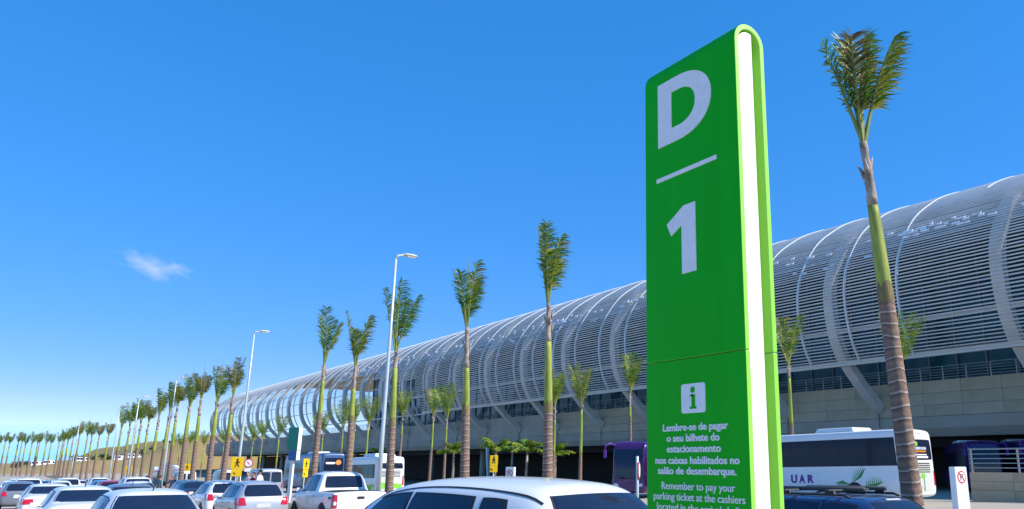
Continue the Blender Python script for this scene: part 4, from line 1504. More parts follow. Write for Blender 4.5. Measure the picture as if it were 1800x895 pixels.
def coach(name, paint, rearpaint, L=12.0, H=3.6, w=1.25, front=False, wb=1.55, wt=2.95, panes=7):
    h = L / 2
    st = [(-h, .55, 1.4, w - .17, H - .34, w - .30), (-h + .05, .42, 1.5, w - .07, H - .14, w - .18), (-h + .20, .35, 1.5, w - .01, H - .04, w - .12), (-h + .6, .32, 1.5, w, H, w - .10),
          (-h * .5, .32, 1.5, w, H + .0, w - .10), (0, .32, 1.5, w, H, w - .10), (h * .5, .32, 1.5, w, H, w - .10), (h - .9, .32, 1.5, w, H, w - .10),
          (h - .45, .33, 1.45, w - .01, H - .05, w - .12), (h - .16, .36, 1.35, w - .05, H - .38, w - .16), (h - .02, .42, 1.2, w - .12, H - 1.2, w - .24), (h + .03, .55, 1.0, w - .2, H - 1.7, w - .34)]
    v = Vehicle(name, st, paint, 0.04)
    a, b = -h + .62, h - 1.35
    pw = (b - a) / panes
    for i in range(panes):
        sl0 = 0.10 if i == 0 else 0
        v.window('L', [(a + i * pw + .02 - sl0, wb), (a + (i + 1) * pw - .02, wb), (a + (i + 1) * pw - .02, wt), (a + i * pw + .02, wt)], both=True, m='coach_glass', k=0.0, n=5, grow=0.018, name='side_window')
    v.window('B', [(-w + .24, 2.12), (w - .24, 2.12), (w - .34, H - .52), (-w + .34, H - .52)], name='rear_window', k=0.15, n=8)
    v.window('F', [(-w + .22, 1.25), (w - .22, 1.25), (w - .28, H - .55), (-w + .28, H - .55)], name='windscreen', k=0.08, n=12)
    v.panel('rear_skirt', 'B', [(-w + .12, .62), (w - .12, .62), (w - .14, 2.04), (-w + .14, 2.04)], rearpaint, .005, 10, .05)
    for s in (1, -1):
        v.panel('tail_lamp', 'B', [(s * (w - .26), .9), (s * (w - .13), .9), (s * (w - .14), 1.6), (s * (w - .24), 1.6)], 'tail_red', .014, 6, .2)
        v.panel('headlamp', 'F', [(s * (w - .62), .75), (s * (w - .24), .78), (s * (w - .26), .98), (s * (w - .55), .94)], 'lamp_clear', .01, 6, .4)
    for i in range(5):
        z = 1.52 + i * .10
        v.panel('grille_slat', 'B', [(-.72 + .03 * i * 0, z), (.72, z), (.72, z + .045), (-.72, z + .045)], 'rubber', .014, 2, 0, nu=10)
    v.panel('plate', 'B', [(-.22, .78), (.22, .78), (.22, .92), (-.22, .92)], 'plate', .014, 3)
    v.wheels((-h + 3.1, h - 2.6), .5, .3, w - .01)
    ac = MB().box((-h * .25, 0, H + .12), (2.6, 1.7, .22), None, 0, .9).build('roof_unit', 'coach_white', v.root)
    bevel(ac, .06, 3)
    return v


def coach_mirrors(v, L, H, m):
    h = L / 2
    for s in (1, -1):
        mb = MB()
        mb.tube([(h - .3, s * 1.0, H - .30), (h + .25, s * 1.22, H - .18), (h + .48, s * 1.42, H - .32), (h + .50, s * 1.46, H - .62)], [.06, .065, .06, .05], 8)
        arm = mb.build('mirror_arm', m, v.root, smooth=True)
        bevel(MB().box((h + .50, s * 1.46, H - .86), (.12, .20, .52)).build('mirror_housing', m, arm), .04, 3)


def put(v_or_root, loc, heading, label, cat, group=None, copy=False, swap=None):
    root = v_or_root.root if isinstance(v_or_root, Vehicle) else v_or_root
    o = copy_tree(root, None, swap) if copy else root
    z = loc[2] if len(loc) > 2 else gz(loc[0])
    o.location = (loc[0], loc[1], z + 0.002)
    pitch = -math.atan(0.016) if -140 < loc[0] < 0 else 0
    # heading: direction of travel, degrees from +X; the lot falls towards -X
    hd = R(heading)
    o.rotation_euler = (0, pitch * -1 * math.cos(hd) * -1, hd)
    tag(o, label, cat, group)
    return o


def build_vehicles():
    G = 'cars in the parking lot'
    hatch = car_hatch()
    fh = put(hatch, (-7.42, 3.66), 190, 'white hatchback with black roof mouldings parked behind the tall green pylon sign', 'car', G)
    sedan = car_sedan()
    put(sedan, (-16.4, 2.05), 180, 'white sedan with wide dark rear window and roof antenna, alone on the lot aisle', 'car', G)
    wagon = car_wagon()
    wg = put(wagon, (-8.95, 10.28), 180, 'dark blue wagon with black roof rack at the foot of the largest palm', 'car', G)
    wg.scale = (1, 1, .885)
    pk = pickup()
    put(pk, (-29.0, 9.35), 180, 'white double cab pickup truck with red tail lamps beside the silver hatchback', 'pickup truck', G)
    HS = 1.0
    put(hatch, (-30.9, 7.05), 180, 'silver hatchback between the white pickup and the white hatchback', 'car', G, True, {'white_car_paint': 'silver_paint'})
    put(hatch, (-38.3, 7.5), 180, 'white hatchback parked beyond the silver hatchback in the row', 'car', G, True)
    put(sedan, (-47.3, 8.0), 180, 'black sedan with red tail lamps parked beyond the white hatchback in the row', 'car', G, True, {'white_car_paint': 'black_paint'})
    suv = car_suv()
    put(suv, (-58.0, 6.6), 180, 'white sport utility car with dark rear window near the three standing people', 'car', G)
    put(sedan, (-50.2, 5.9), 180, 'white sedan parked in front of the white sport utility car', 'car', G, True)
    put(hatch, (-64.0, 5.9), 180, 'red hatchback parked beyond the white sport utility car', 'car', G, True, {'white_car_paint': 'red_paint'})
    put(hatch, (-70.0, 6.0), 180, 'blue hatchback parked beyond the red hatchback', 'car', G, True, {'white_car_paint': 'teal_paint'})
    put(sedan, (-31.0, 3.4), 180, 'dark grey sedan with plain roof ahead of the lone white sedan', 'car', G, True, {'white_car_paint': 'grey_paint'})
    put(hatch, (-57.0, 9.3), 180, 'grey hatchback parked beyond the black sedan in the row', 'car', G, True, {'white_car_paint': 'grey_paint'})
    # far left end of the aisle
    put(sedan, (-25.2, 1.75), 180, 'white sedan next along the aisle beyond the lone white sedan', 'car', G, True)
    put(sedan, (-38.5, 1.6), 180, 'white sedan two places along the aisle beyond the lone white sedan', 'car', G, True)
    put(suv, (-78.0, 4.4), 180, 'white sport utility car farther along the aisle beyond the blue hatchback', 'car', G, True)
    put(hatch, (-72.0, 3.6), 180, 'white hatchback farther along the aisle beside the white sport utility car', 'car', G, True)
    put(hatch, (-86.0, 4.2), 180, 'red hatchback at the far end of the aisle', 'car', G, True, {'white_car_paint': 'red_paint'})
    put(sedan, (-92.0, 3.6), 180, 'blue sedan at the far end of the aisle', 'car', G, True, {'white_car_paint': 'teal_paint'})
    put(suv, (-66.0, 1.6), 180, 'white sport utility car with long roof at the outer edge of the lot', 'car', G, True)
    put(hatch, (-58.0, 1.1), 180, 'grey hatchback at the outer edge of the lot', 'car', G, True, {'white_car_paint': 'grey_paint'})
    put(hatch, (-100.0, 5.0), 180, 'silver hatchback last in the far lot row', 'car', G, True, {'white_car_paint': 'silver_paint'})

    for i, (x, y, pr, sw, lab) in enumerate((
            (-75.0, 8.6, 'h', None, 'white hatchback beyond the three standing people'), (-82.0, 8.2, 's', 'silver_paint', 'silver sedan beyond the three standing people'),
            (-90.0, 7.4, 'u', None, 'white sport utility car in the far palm side row'), (-97.0, 8.0, 'h', 'black_paint', 'black hatchback in the far palm side row'),
            (-106.0, 7.0, 's', None, 'white sedan in the far palm side row'), (-114.0, 7.6, 'h', 'red_paint', 'red hatchback in the far palm side row'),
            (-122.0, 6.4, 'u', None, 'white sport utility car last in the far palm side row'), (-108.0, 3.2, 'h', None, 'white hatchback last in the outer aisle'),
            (-118.0, 3.9, 's', 'grey_paint', 'grey sedan last in the outer aisle'), (-80.0, 1.2, 's', 'teal_paint', 'blue sedan at the outer edge of the lot'),
            (-128.0, 9.0, 'h', 'silver_paint', 'silver hatchback at the very end of the palm side row'))):
        put({'h': hatch, 's': sedan, 'u': suv}[pr], (x, y), 180, lab, 'car', G, True, {'white_car_paint': sw} if sw else None)
    for i, (x, y, pr) in enumerate(((-88.0, 1.0, 'h'), (-96.0, 1.6, 'u'), (-102.0, 2.4, 's'), (-112.0, 1.2, 'h'), (-126.0, 2.2, 'u'), (-132.0, 4.6, 'h'), (-134.0, 7.0, 's'), (-138.0, 2.6, 'h'))):
        put({'h': hatch, 's': sedan, 'u': suv}[pr], (x, y), 180, 'small white car in the crowded outermost row toward the hill', 'car', G, True)
    fh.scale = (1.18, 1.03, 1.075)
    # white coach with palm graphics
    c = coach('coach', 'coach_white', 'coach_cream', panes=3, wb=1.86, wt=3.2)
    # coach sits with its rear towards +X: heading 180, local left (+y) faces the camera
    def decal(poly, m, name):
        vs = []
        for u, z in poly:
            hh = c.hit('L', u, z)
            vs.append(hh[0] + hh[1] * 0.008)
        mb = MB(); mb.add(vs, [tuple(range(len(vs)))])
        return mb.build(name, m, c.root)
    # stylised palm leaf: spine wedge with comb teeth
    def leafy(x0, z0, ang, ln, m):
        ca, sa = math.cos(ang), math.sin(ang)
        T = lambda p, q: (x0 - (p * ca - q * sa), z0 + p * sa + q * ca)
        decal([T(0, 0), T(ln, .02), T(ln * .55, -.16)], m, 'leaf_print')
        for i in range(8):
            p = ln * (.10 + .1 * i)
            hgt = .40 * math.sin(PI * (0.2 + .09 * i))
            decal([T(p, .03), T(p + .06, .03), T(p + .12, hgt)], m, 'leaf_print')
    leafy(-2.75, 1.02, R(40), 1.15, 'leafprint')
    leafy(-3.5, .92, R(8), 1.2, 'leafprint')
    leafy(-2.7, .92, R(172), 1.0, 'leafprint')
    for ch, lx in (('U', .66), ('A', .10), ('R', -.50)):
        me = text_mesh(ch, .42, 0.56, 0.022)
        me.materials.clear(); me.materials.append(M['purple'])
        o = link('letter', me, c.root)
        o.rotation_euler = (R(90), 0, R(180))
        o.location = (lx + .41, 1.258, 1.04)
    for nm, q, m in (('rear_emblem', [(.15, 2.78), (.45, 2.78), (.45, 2.98), (.15, 2.98)], 'limeprint'), ('rear_print', [(-.55, 2.60), (.5, 2.60), (.5, 2.73), (-.55, 2.73)], 'paleprint'),
                     ('rear_print', [(-.5, 2.48), (.5, 2.48), (.5, 2.56), (-.5, 2.56)], 'tail_amber'), ('rear_print', [(-.55, 2.34), (.55, 2.34), (.55, 2.39), (-.55, 2.39)], 'sign_letter'),
                     ('rear_print', [(-.65, 2.20), (.6, 2.20), (.6, 2.30), (-.65, 2.30)], 'sign_letter')):
        c.panel(nm, 'B', q, m, .016, 3, 0.3 if nm == 'rear_emblem' else 0)
    for i in range(7):
        a = R(20 + 23 * i)
        ln = .34 if i % 2 else .42
        q = [(-.15 + .03 * math.sin(a), 1.22), (-.15 - .03 * math.sin(a), 1.22 + .02), (-.15 + ln * math.cos(a) - .01, 1.22 + ln * math.sin(a)), (-.15 + ln * math.cos(a) + .03, 1.22 + ln * math.sin(a) - .02)]
        c.panel('palm_print', 'B', q, 'limeprint', .016, 3)
    c.panel('palm_print', 'B', [(-.18, .66), (-.10, .66), (-.13, 1.24), (-.17, 1.24)], 'leafprint', .016, 3)
    for i in range(3):
        c.panel('marker_lamp', 'B', [(-.20 + .15 * i, 3.36), (-.14 + .15 * i, 3.36), (-.14 + .15 * i, 3.42), (-.20 + .15 * i, 3.42)], 'rubber', .012, 2, 1)
    put(c, (-29.3, 35.75), 180, 'white coach with purple letters and green palm leaf prints before the viaduct', 'coach')

    # purple coaches
    p = coach('coach', 'purple_paint', 'purple_paint', H=3.7)
    coach_mirrors(p, 12.0, 3.7, 'purple')
    put(p, (-46.6, 38.0), -57, 'purple coach facing the lot with hanging mirror arms, nose beside the pylon sign', 'coach')
    put(p, (-35.9, 61.9), -50, 'purple coach parked in the viaduct shade just behind the ramp wall railing', 'coach', None, True)
    put(p, (-32.4, 63.2), -50, 'second purple coach under the viaduct, deeper behind the ramp wall', 'coach', None, True)

    # white minibus with green skirt
    m = coach('minibus', 'coach_white', 'coach_white', L=7.2, H=3.05, w=1.15, wb=1.45, wt=2.45, panes=4)
    m.panel('green_stripe', 'L', [(-3.3, .55), (1.2, .45), (-.6, .9), (-3.3, 1.0)], 'limeprint', .006, 4, 0, bothsides=True)
    m.panel('green_stripe', 'B', [(-.9, .66), (.9, .66), (.9, 1.15), (-.9, 1.0)], 'limeprint', .012, 5, 0)
    put(m, (-64.4, 23.7), 180, 'white minibus with green lower stripes and rooftop air unit behind the pickup', 'bus')

    # navy tour coach with printed sides
    t = coach('coach', 'navy_paint', 'coach_white', L=14, H=3.9, panes=8)
    for (x0, x1, z0, z1, mm, kk) in ((1.2, 4.6, 1.0, 1.9, 'paleprint', 1), (-3.4, -.6, .7, 2.3, 'greyprint', 1), (-4.4, -2.6, .55, 1.5, 'orangeprint', 1), (3.0, 5.6, .6, 1.3, 'greyprint', 1)):
        t.panel('side_print', 'L', [(x0, z0), (x1, z0), (x1, z1), (x0, z1)], mm, .012, 6, kk)
    t.panel('rear_emblem', 'B', [(-.75, 2.7), (-.2, 2.7), (-.2, 3.2), (-.75, 3.2)], 'orangeprint', .018, 6, 1)
    t.panel('rear_print', 'B', [(-.15, 2.78), (.8, 2.78), (.8, 2.98), (-.15, 2.98)], 'sign_letter', .018, 4, .3)
    put(t, (-91.8, 26.95), 180, 'navy tour coach with printed side graphics and white rear near the teal totem', 'coach')

    # vans
    v = van()
    put(v, (-85.0, 17.0), 180, 'white van with twin rear windows parked behind the double yellow sign', 'van')
    put(v, (-98.5, 15.6), 180, 'white van beside the tanker truck at the end of the lot', 'van', None, True)
    g = van('silver_paint', 5.0, 2.2, name='van')
    put(g, (-69.0, 16.5), 180, 'grey blue minivan with dark rear glass behind the standing pair', 'van')
    # tanker truck
    tk = empty('tanker_truck')
    mb = MB().lathe([(1.0, -3.0), (1.15, -2.9), (1.15, 2.9), (1.0, 3.0)], 24, 'y', (0, 0, 2.0))
    mb.v = [(y, x, z) for x, y, z in mb.v]
    mb.build('tank', 'grey_paint', tk, smooth=True)
    MB().box((0, 0, .8), (8.6, 1.2, .25)).build('chassis', 'rubber', tk)
    bevel(MB().box((4.3, 0, 1.75), (1.9, 2.3, 2.3), None, 0, .93).build('cab', 'coach_white', tk), .12, 3)
    MB().box((4.5, 0, 2.25), (1.3, 2.26, .7)).build('cab_glass', 'glass', tk)
    for x in (-2.9, -1.8, 4.1):
        for s in (1, -1):
            MB().lathe([(.3, -.14), (.5, -.14), (.5, .14), (.3, .14)], 20, 'y', (x, s * .98, .5)).build('wheel', 'tyre', tk)
    for s in (1, -1):
        MB().lathe([(.55, 0), (.55, .02)], 20, 'y', (-.5, s * 1.16, 2.0)).build('round_emblem', 'redprint', tk)
        MB().lathe([(.33, 0), (.33, .03)], 20, 'y', (-.45, s * 1.17, 2.0)).build('round_emblem', 'coach_white', tk)
    MB().lathe([(.3, 0), (.3, .3)], 14, 'z', (0, 0, 3.1)).build('hatch', 'rim', tk)
    put(tk, (-112.5, 16.2), 180, 'grey tanker truck with round red emblem at the end of the lot', 'truck')
    # vans on the hill
    for i, (x, y) in enumerate(((-398, 39.5), (-396, 44.0), (-404, 27.0), (-410, 12.5), (-412, 16.5))):
        put(v, (x, y, hill_h(x, y) - .1), 90, 'small white van parked on the dry hill beyond the lot', 'van', 'white vans on the hill', True)


build_vehicles()


# ------------------------------------------------------------------ small signs
def pole_sign(name, loc, z, parts, label, rz=0.0, post=0.035, cat='sign', ptop=None):
    S = empty(name, (loc[0], loc[1], gz(loc[0])), rz)
    tag(S, label, cat)
    MB().tube([(0, 0.03, 0), (0, 0.03, ptop or z)], post, 8).build('post', 'galv', S, smooth=True)
    for p in parts:
        p(S)
    return S


def plate(w, h, zc, m, name='plate', y=0.0, t=0.02, x=0.0):
    def f(S):
        bevel(MB().box((x, y - .02, zc), (w, t, h)).build(name, m, S), .006)
    return f


def disc(r, zc, m, name='disc', y=0.0, x=0.0, t=.012):
    def f(S):
        MB().lathe([(r, -t / 2), (r, t / 2)], 24, 'y', (x, y - .03, zc)).build(name, m, S)
    return f


def bar(w, h, zc, ang, m, name='stroke', y=0.0, x=0.0):
    def f(S):
        MB().box((x, y - .03, zc), (w, .012, h), Matrix.Rotation(R(ang), 3, 'Y')).build(name, m, S)
    return f


def walker(zc, s, x=0.0, y=-.008):
    """walking figure of a pedestrian sign"""
    def f(S):
        mb = MB()
        mb.lathe([(.045 * s, -.005), (.045 * s, .005)], 14, 'y', (x, y - .03, zc + .17 * s))
        for cx, cz, w, h, a in ((0, .05, .07, .15, 8), (-.05, -.10, .045, .19, 22), (.05, -.10, .045, .19, -22), (.06, .05, .03, .14, -50), (-.06, .04, .03, .14, 45)):
            mb.box((x + cx * s, y - .03, zc + cz * s), (w * s, .01, h * s), Matrix.Rotation(R(a), 3, 'Y'))
        mb.build('walking_figure', 'signblack', S)
    return f


def totem(loc, w, h, rz, label, thick=.14):
    S = empty('totem_sign', (loc[0], loc[1], gz(loc[0])), rz)
    tag(S, label, 'sign')
    bevel(MB().box((0, 0, h / 2), (w, thick, h), None, 0, .97).build('board', 'sign_white', S), .02)
    y = -thick / 2 * .97
    for r, m, dy in ((w * .34, 'signred', 0.0), (w * .27, 'sign_white', -.004)):
        MB().lathe([(r, y - .008 + dy), (r, y + .01 + dy)], 24, 'y', (0, 0, h - w * .55)).build('ring' if m == 'signred' else 'disc', m, S)
    MB().box((0, y - .016, h - w * .55), (w * .56, .008, w * .06), Matrix.Rotation(R(-45), 3, 'Y') if False else Matrix.Rotation(R(45), 3, 'Y')).build('slash', 'signred', S)
    mb = MB()
    mb.box((-w * .10, y - .014, h - w * .55), (w * .05, .006, w * .34))
    mb.box((-w * .01, y - .014, h - w * .40), (w * .16, .006, w * .045))
    mb.box((-w * .01, y - .014, h - w * .53), (w * .16, .006, w * .045))
    mb.box((w * .07, y - .014, h - w * .465), (w * .045, .006, w * .13))
    mb.build('symbol', 'signblack', S)
    return S


def build_signs():
    yaw = R(52.5)
    arrow = lambda zc: bar(.14, .05, zc, 45, 'signblack', 'arrow', -.008, -.1)
    pole_sign('yellow_sign', (-50.9, 10.75), 2.6, [plate(.62, .64, 2.40, 'yellow', 'upper_plate'), plate(.56, .40, 1.86, 'yellow', 'lower_plate'), walker(2.40, 1.15), arrow(1.84)],
              'double yellow pedestrian sign with a walking figure in front of a lamp post', R(70), ptop=2.7)
    pole_sign('yellow_sign', (-46.6, 13.3), 2.6, [plate(.50, .55, 2.28, 'yellow', 'upper_plate'), plate(.44, .40, 1.78, 'yellow', 'lower_plate'), walker(2.28, .9), arrow(1.76)],
              'yellow pedestrian sign turned edgeways between the teal totem and a palm trunk', R(128), ptop=2.5)
    pole_sign('yellow_sign', (-37.6, 20.0), 2.6, [plate(.40, .50, 2.32, 'yellow', 'upper_plate'), plate(.38, .32, 1.90, 'yellow', 'lower_plate'), walker(2.34, .85), arrow(1.88)],
              'yellow pedestrian sign on a thin post beside the white totem', R(58), ptop=2.55)
    pole_sign('yellow_sign', (-88.5, 14.3), 2.6, [plate(.62, .66, 2.55, 'yellow', 'upper_plate'), walker(2.55, 1.1)], 'yellow pedestrian sign beside the van with twin rear windows', R(70), ptop=2.8)
    pole_sign('yellow_sign', (-121.5, 13.0), 2.6, [plate(.9, 1.0, 2.6, 'yellow', 'upper_plate'), walker(2.6, 1.6)], 'distant yellow sign at the foot of the far palms', R(70), ptop=3.0)
    # round sign
    pole_sign('round_sign', (-75.4, 16.8), 2.6, [disc(.36, 2.75, 'signred'), disc(.28, 2.75, 'sign_white', 'disc', -.006), plate(.5, .3, 2.2, 'sign_white', 'plate'),
                                                 bar(.34, .07, 2.75, 45, 'signred', 'slash', -.012)], 'round red and white traffic sign near the grey minivan', R(70), ptop=2.9)
    totem((-33.5, 18.7), .50, 1.95, R(22), 'white no-parking totem beside the yellow pedestrian sign')
    totem((-13.3, 22.2), .52, 1.72, R(82), 'white no-parking totem beside the ramp wall, face turned to the sun', .22)
    S = pole_sign('round_sign', (-20.5, 16.0), 2.2, [disc(.27, 1.72, 'signred'), disc(.21, 1.72, 'sign_white', 'disc', -.006)], 'round red traffic sign seen edgeways in front of the purple coach', R(136), post=.045, ptop=2.15)
    # teal totem on a post
    S = empty('totem_sign', (-52.2, 14.1, gz(-52)), R(40))
    tag(S, 'slender totem with teal and white board on a thin white post', 'sign')
    MB().box((0, 0, 1.4), (.20, .16, 2.8)).build('post', 'sign_white', S)
    mb = MB().box((0, 0, 3.85), (.72, .36, 1.35))
    mb.m = [0, 0, 0, 1, 0, 0]
    bevel(mb.build('board', ['sign_teal', 'sign_white'], S), .02)
    mb = MB().box((0.07, 0, 2.86), (.56, .36, .58))
    mb.m = [0, 0, 0, 1, 0, 0]
    bevel(mb.build('lower_board', ['sign_blue', 'sign_white'], S), .02)


build_signs()


# ------------------------------------------------------------------ people
def make_person(shirt, hair='hair', pose=0, bald=False, name='person'):
    P = empty(name)
    J = {'pel': (0, 0, .96), 'sp': (0, .01, 1.16), 'ch': (0, .0, 1.36), 'nk': (0, .0, 1.50), 'hd0': (0, .02, 1.57), 'hd1': (0, .02, 1.66), 'hd2': (0, .01, 1.735)}
    E = [('pel', 'sp'), ('sp', 'ch'), ('ch', 'nk'), ('nk', 'hd0'), ('hd0', 'hd1'), ('hd1', 'hd2')]
    RD = {'pel': (.155, .115), 'sp': (.145, .105), 'ch': (.165, .115), 'nk': (.058, .06), 'hd0': (.062, .072), 'hd1': (.078, .098), 'hd2': (.058, .072)}
    for s, n in ((1, 'l'), (-1, 'r')):
        J['hip' + n] = (s * .10, 0, .90); J['kn' + n] = (s * .11, .03, .50); J['an' + n] = (s * .11, -.01, .09); J['to' + n] = (s * .125, .14, .045)
        E += [('pel', 'hip' + n), ('hip' + n, 'kn' + n), ('kn' + n, 'an' + n), ('an' + n, 'to' + n)]
        RD['hip' + n] = (.092, .095); RD['kn' + n] = (.062, .062); RD['an' + n] = (.042, .045); RD['to' + n] = (.038, .03)
        J['sh' + n] = (s * .185, 0, 1.42)
        if pose == 0 or (pose == 1 and s > 0):
            J['el' + n] = (s * .235, -.02, 1.14); J['wr' + n] = (s * .245, .06, .89)
        elif pose == 1:
            J['el' + n] = (s * .25, .03, 1.16); J['wr' + n] = (s * .16, .24, 1.12)
        else:
            J['el' + n] = (s * .34, -.04, 1.18); J['wr' + n] = (s * .20, .06, 1.0)
        E += [('ch', 'sh' + n), ('sh' + n, 'el' + n), ('el' + n, 'wr' + n)]
        RD['sh' + n] = (.068, .068); RD['el' + n] = (.043, .043); RD['wr' + n] = (.029, .029)
    keys = list(J)
    me = bpy.data.meshes.new('body')
    me.from_pydata([J[k] for k in keys], [(keys.index(a), keys.index(b)) for a, b in E], [])
    ob = bpy.data.objects.new('tmp', me)
    COL.objects.link(ob)
    ob.modifiers.new('skin', 'SKIN')
    sv_ = me.skin_vertices[0].data
    for i, k in enumerate(keys):
        sv_[i].radius = RD[k]
        sv_[i].use_root = (k == 'pel')
    sb = ob.modifiers.new('sub', 'SUBSURF'); sb.levels = 2
    dg = bpy.context.evaluated_depsgraph_get()
    out = bpy.data.meshes.new_from_object(ob.evaluated_get(dg))
    bpy.data.objects.remove(ob)
    # hands, nose and ears join the body mesh
    mb = MB()
    for s, n in ((1, 'l'), (-1, 'r')):
        e, w = Vector(J['el' + n]), Vector(J['wr' + n])
        d = (w - e).normalized()
        side = Vector((0, 1, 0)) - d * d.y
        side.normalize()
        up = d.cross(side)
        mb.tube([w - d * .02, w + d * .045, w + d * .09], [.027, .036, .033], 8)
        for i, (o, L) in enumerate(((-.026, .062), (-.009, .076), (.009, .072), (.026, .055))):
            b0 = w + d * .085 + side * o
            mb.tube([b0, b0 + d * L * .5 + up * .006 * s, b0 + d * L * .85 + up * .026 * s], [.0095, .009, .006], 6)
        b0 = w + d * .03 + side * .03
        mb.tube([b0, b0 + d * .03 + side * .022, b0 + d * .058 + side * .026 + up * .008], [.011, .010, .007], 6)
    mb.tube([(0, .105, 1.665), (0, .130, 1.632), (0, .108, 1.622)], [.010, .016, .010], 6)
    for s in (1, -1):
        mb.tube([(s * .078, .01, 1.625), (s * .088, .0, 1.65), (s * .080, .0, 1.685)], [.010, .013, .010], 6)
    bm = bmesh.new()
    bm.from_mesh(out)
    tmp = bpy.data.meshes.new('x'); tmp.from_pydata(mb.v, [], mb.f)
    nb = len(out.polygons)
    bm.from_mesh(tmp)
    bm.faces.ensure_lookup_table()
    for i, f in enumerate(bm.faces):
        c = f.calc_center_median()
        f.smooth = True
        if i >= nb:
            f.material_index = 0
        elif c.z < .10:
            f.material_index = 3
        elif c.z < .98 and abs(c.x) < .205 and not (abs(c.x) > .19 and c.z > .8):
            f.material_index = 2
        elif c.z < 1.49 and (c.z > 1.20 or abs(c.x) < .19) and c.y < .2:
            f.material_index = 1
        else:
            f.material_index = 0
    for k in ('skin', shirt, 'trouser', 'shoe'):
        out.materials.append(M[k])
    bm.to_mesh(out); bm.free()
    out.name = 'body'
    link('body', out, P)
    if not bald:
        bm = bmesh.new()
        bmesh.ops.create_uvsphere(bm, u_segments=16, v_segments=10, radius=1)
        for vtx in bm.verts:
            vtx.co = Vector((vtx.co.x * .088, vtx.co.y * .108 - .012, vtx.co.z * .085 + 1.705))
        dead = [vtx for vtx in bm.verts if vtx.co.z < 1.635 or (vtx.co.y > .055 and vtx.co.z < 1.71)]
        bmesh.ops.delete(bm, geom=dead, context='VERTS')
        hm = bpy.data.meshes.new('hair'); bm.to_mesh(hm); bm.free()
        hm.polygons.foreach_set('use_smooth', [True] * len(hm.polygons))
        hm.materials.append(M[hair])
        ho = link('hair', hm, P)
        sd = ho.modifiers.new('t', 'SOLIDIFY'); sd.thickness = .012
    mb = MB()
    for s in (1, -1):
        mb.lathe([(.011, 0.0), (.007, .006)], 8, 'y', (s * .032, .098, 1.668))
    mb.build('eyes', 'hair', P)
    MB().box((0, .103, 1.592), (.045, .012, .009)).build('mouth', 'shirt_wine', P)
    return P


def build_people():
    for (x, y, rz, shirt, pose, bald, lab, s) in (
            (-65.4, 8.2, 60, 'shirt_red', 1, False, 'person in a coral shirt standing beyond the white sedan, arm held forward', 1.0),
            (-65.0, 8.95, 30, 'shirt_teal', 0, False, 'person in a teal shirt standing between the coral and navy shirted people', 1.0),
            (-64.5, 9.65, 75, 'shirt_navy', 2, True, 'person in a navy shirt with hands on hips beyond the black sedan', 1.0),
            (-49.2, 11.3, -160, 'shirt_wine', 0, False, 'person in a wine red shirt walking behind the silver hatchback', 0.98),
            (-47.4, 11.2, 142, 'shirt_white', 2, False, 'person in a cream shirt seen from behind, hands on hips', 1.06),
            (-53.2, 11.9, -140, 'shirt_grey', 0, True, 'person in a grey shirt standing below the double yellow sign', 1.0)):
        P = make_person(shirt, 'hair', pose, bald)
        base = 0.13 if 10.75 < y < 13.85 else 0.0
        P.location = (x, y, gz(x) + base)
        P.rotation_euler = (0, 0, R(rz))
        P.scale = (s, s, s)
        tag(P, lab, 'person')


build_people()


# ------------------------------------------------------------------ bushes on the hill, cloud
def build_bushes():
    rnd = random.Random(77)
    for i in range(16):
        x = -402 - rnd.uniform(0, 25)
        y = rnd.choice((rnd.uniform(2, 14), rnd.uniform(24, 40), rnd.uniform(44, 58)))
        T = empty('small_tree', (x, y, hill_h(x, y) - .1))
        tag(T, 'small dark green tree on the dry hill beyond the lot', 'tree', 'small trees on the hill')
        h = rnd.uniform(1.6, 3.2)
        mb = MB().tube([(0, 0, 0), (.1, 0, h * .4), (.05, .1, h * .7)], [.14, .1, .05], 6)
        for k in range(4):
            a = rnd.uniform(0, 6.28)
            mb.tube([(.08, .03, h * .4), (math.cos(a) * .6, math.sin(a) * .6, h * .75)], [.06, .02], 5)
        mb.build('trunk', 'sheath', T)
        mb = MB()
        lobes = [(rnd.uniform(-1, 1), rnd.uniform(-1.2, 1.2), rnd.uniform(.5, 1) * h, rnd.uniform(.5, 1.0)) for _ in range(6)]
        for k in range(260):
            lx, ly, lz, lr = rnd.choice(lobes)
            d = Vector((rnd.gauss(0, 1), rnd.gauss(0, 1), rnd.gauss(0, .8))).normalized() * lr * rnd.uniform(.6, 1.05)
            c = Vector((lx, ly, lz)) + d
            a = Vector((rnd.uniform(-1, 1), rnd.uniform(-1, 1), rnd.uniform(-1, 1))).normalized() * .22
            b = a.cross(Vector((rnd.uniform(-1, 1), rnd.uniform(-1, 1), rnd.uniform(-1, 1)))).normalized() * .14
            mb.add([c + a, c + b, c - a, c - b], [(0, 1, 2, 3)])
        mb.build('crown', 'leaf_bush', T, fixn=False)


build_bushes()


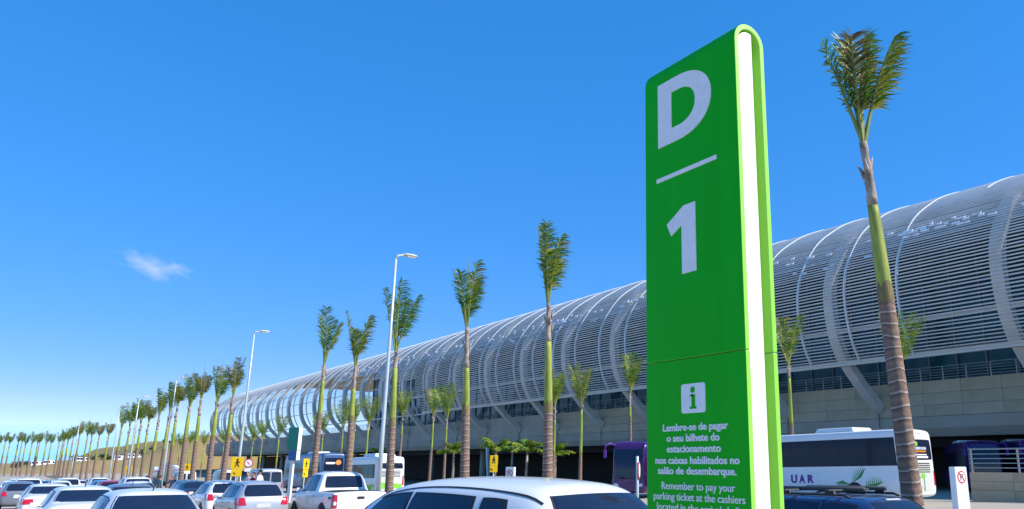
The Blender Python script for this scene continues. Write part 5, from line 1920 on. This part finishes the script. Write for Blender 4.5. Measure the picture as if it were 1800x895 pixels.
def build_cloud():
    bm = bmesh.new()
    bmesh.ops.create_icosphere(bm, subdivisions=4, radius=1)
    me = bpy.data.meshes.new('cloud')
    bm.to_mesh(me); bm.free()
    m = bpy.data.materials.new('cloud_vapour')
    m.use_nodes = True
    nt = m.node_tree
    nt.nodes.remove(nt.nodes['Principled BSDF'])
    vol = nt.nodes.new('ShaderNodeVolumePrincipled')
    vol.inputs['Color'].default_value = (1, 0.97, 0.92, 1)
    vol.inputs['Anisotropy'].default_value = 0.0
    tc = nt.nodes.new('ShaderNodeTexCoord')
    n = nt.nodes.new('ShaderNodeTexNoise')
    n.inputs['Scale'].default_value = 1.7
    n.inputs['Detail'].default_value = 6
    n.inputs['Roughness'].default_value = 0.62
    n.inputs['Distortion'].default_value = 0.5
    mp = nt.nodes.new('ShaderNodeMapping')
    mp.inputs['Scale'].default_value = (1.0, 1.6, 0.9)
    _lk(nt, tc.outputs['Object'], mp.inputs['Vector'])
    _lk(nt, mp.outputs[0], n.inputs['Vector'])
    ln = nt.nodes.new('ShaderNodeVectorMath'); ln.operation = 'LENGTH'
    _lk(nt, tc.outputs['Object'], ln.inputs[0])
    fall = nt.nodes.new('ShaderNodeMapRange')
    fall.inputs['From Min'].default_value = 1.0
    fall.inputs['From Max'].default_value = 0.1
    fall.inputs['To Min'].default_value = -0.33
    fall.inputs['To Max'].default_value = 0.12
    _lk(nt, ln.outputs['Value'], fall.inputs['Value'])
    ad = nt.nodes.new('ShaderNodeMath'); ad.operation = 'ADD'
    _lk(nt, n.outputs['Fac'], ad.inputs[0]); _lk(nt, fall.outputs[0], ad.inputs[1])
    mr = nt.nodes.new('ShaderNodeMapRange')
    mr.inputs['From Min'].default_value = 0.38
    mr.inputs['From Max'].default_value = 0.72
    mr.inputs['To Min'].default_value = 0.0
    mr.inputs['To Max'].default_value = 0.03
    _lk(nt, ad.outputs[0], mr.inputs['Value'])
    _lk(nt, mr.outputs[0], vol.inputs['Density'])
    _lk(nt, vol.outputs[0], nt.nodes['Material Output'].inputs['Volume'])
    me.materials.append(m)
    o = link('cloud', me)
    o.location = (-1052, 107, 221)
    o.scale = (40, 66, 19)
    o.rotation_euler = (R(-9), 0, R(6))
    tag(o, 'single small wispy white cloud in the clear blue sky', 'cloud')


build_cloud()
scene.cycles.volume_step_rate = 1.0
scene.cycles.max_bounces = 8
scene.cycles.volume_bounces = 6
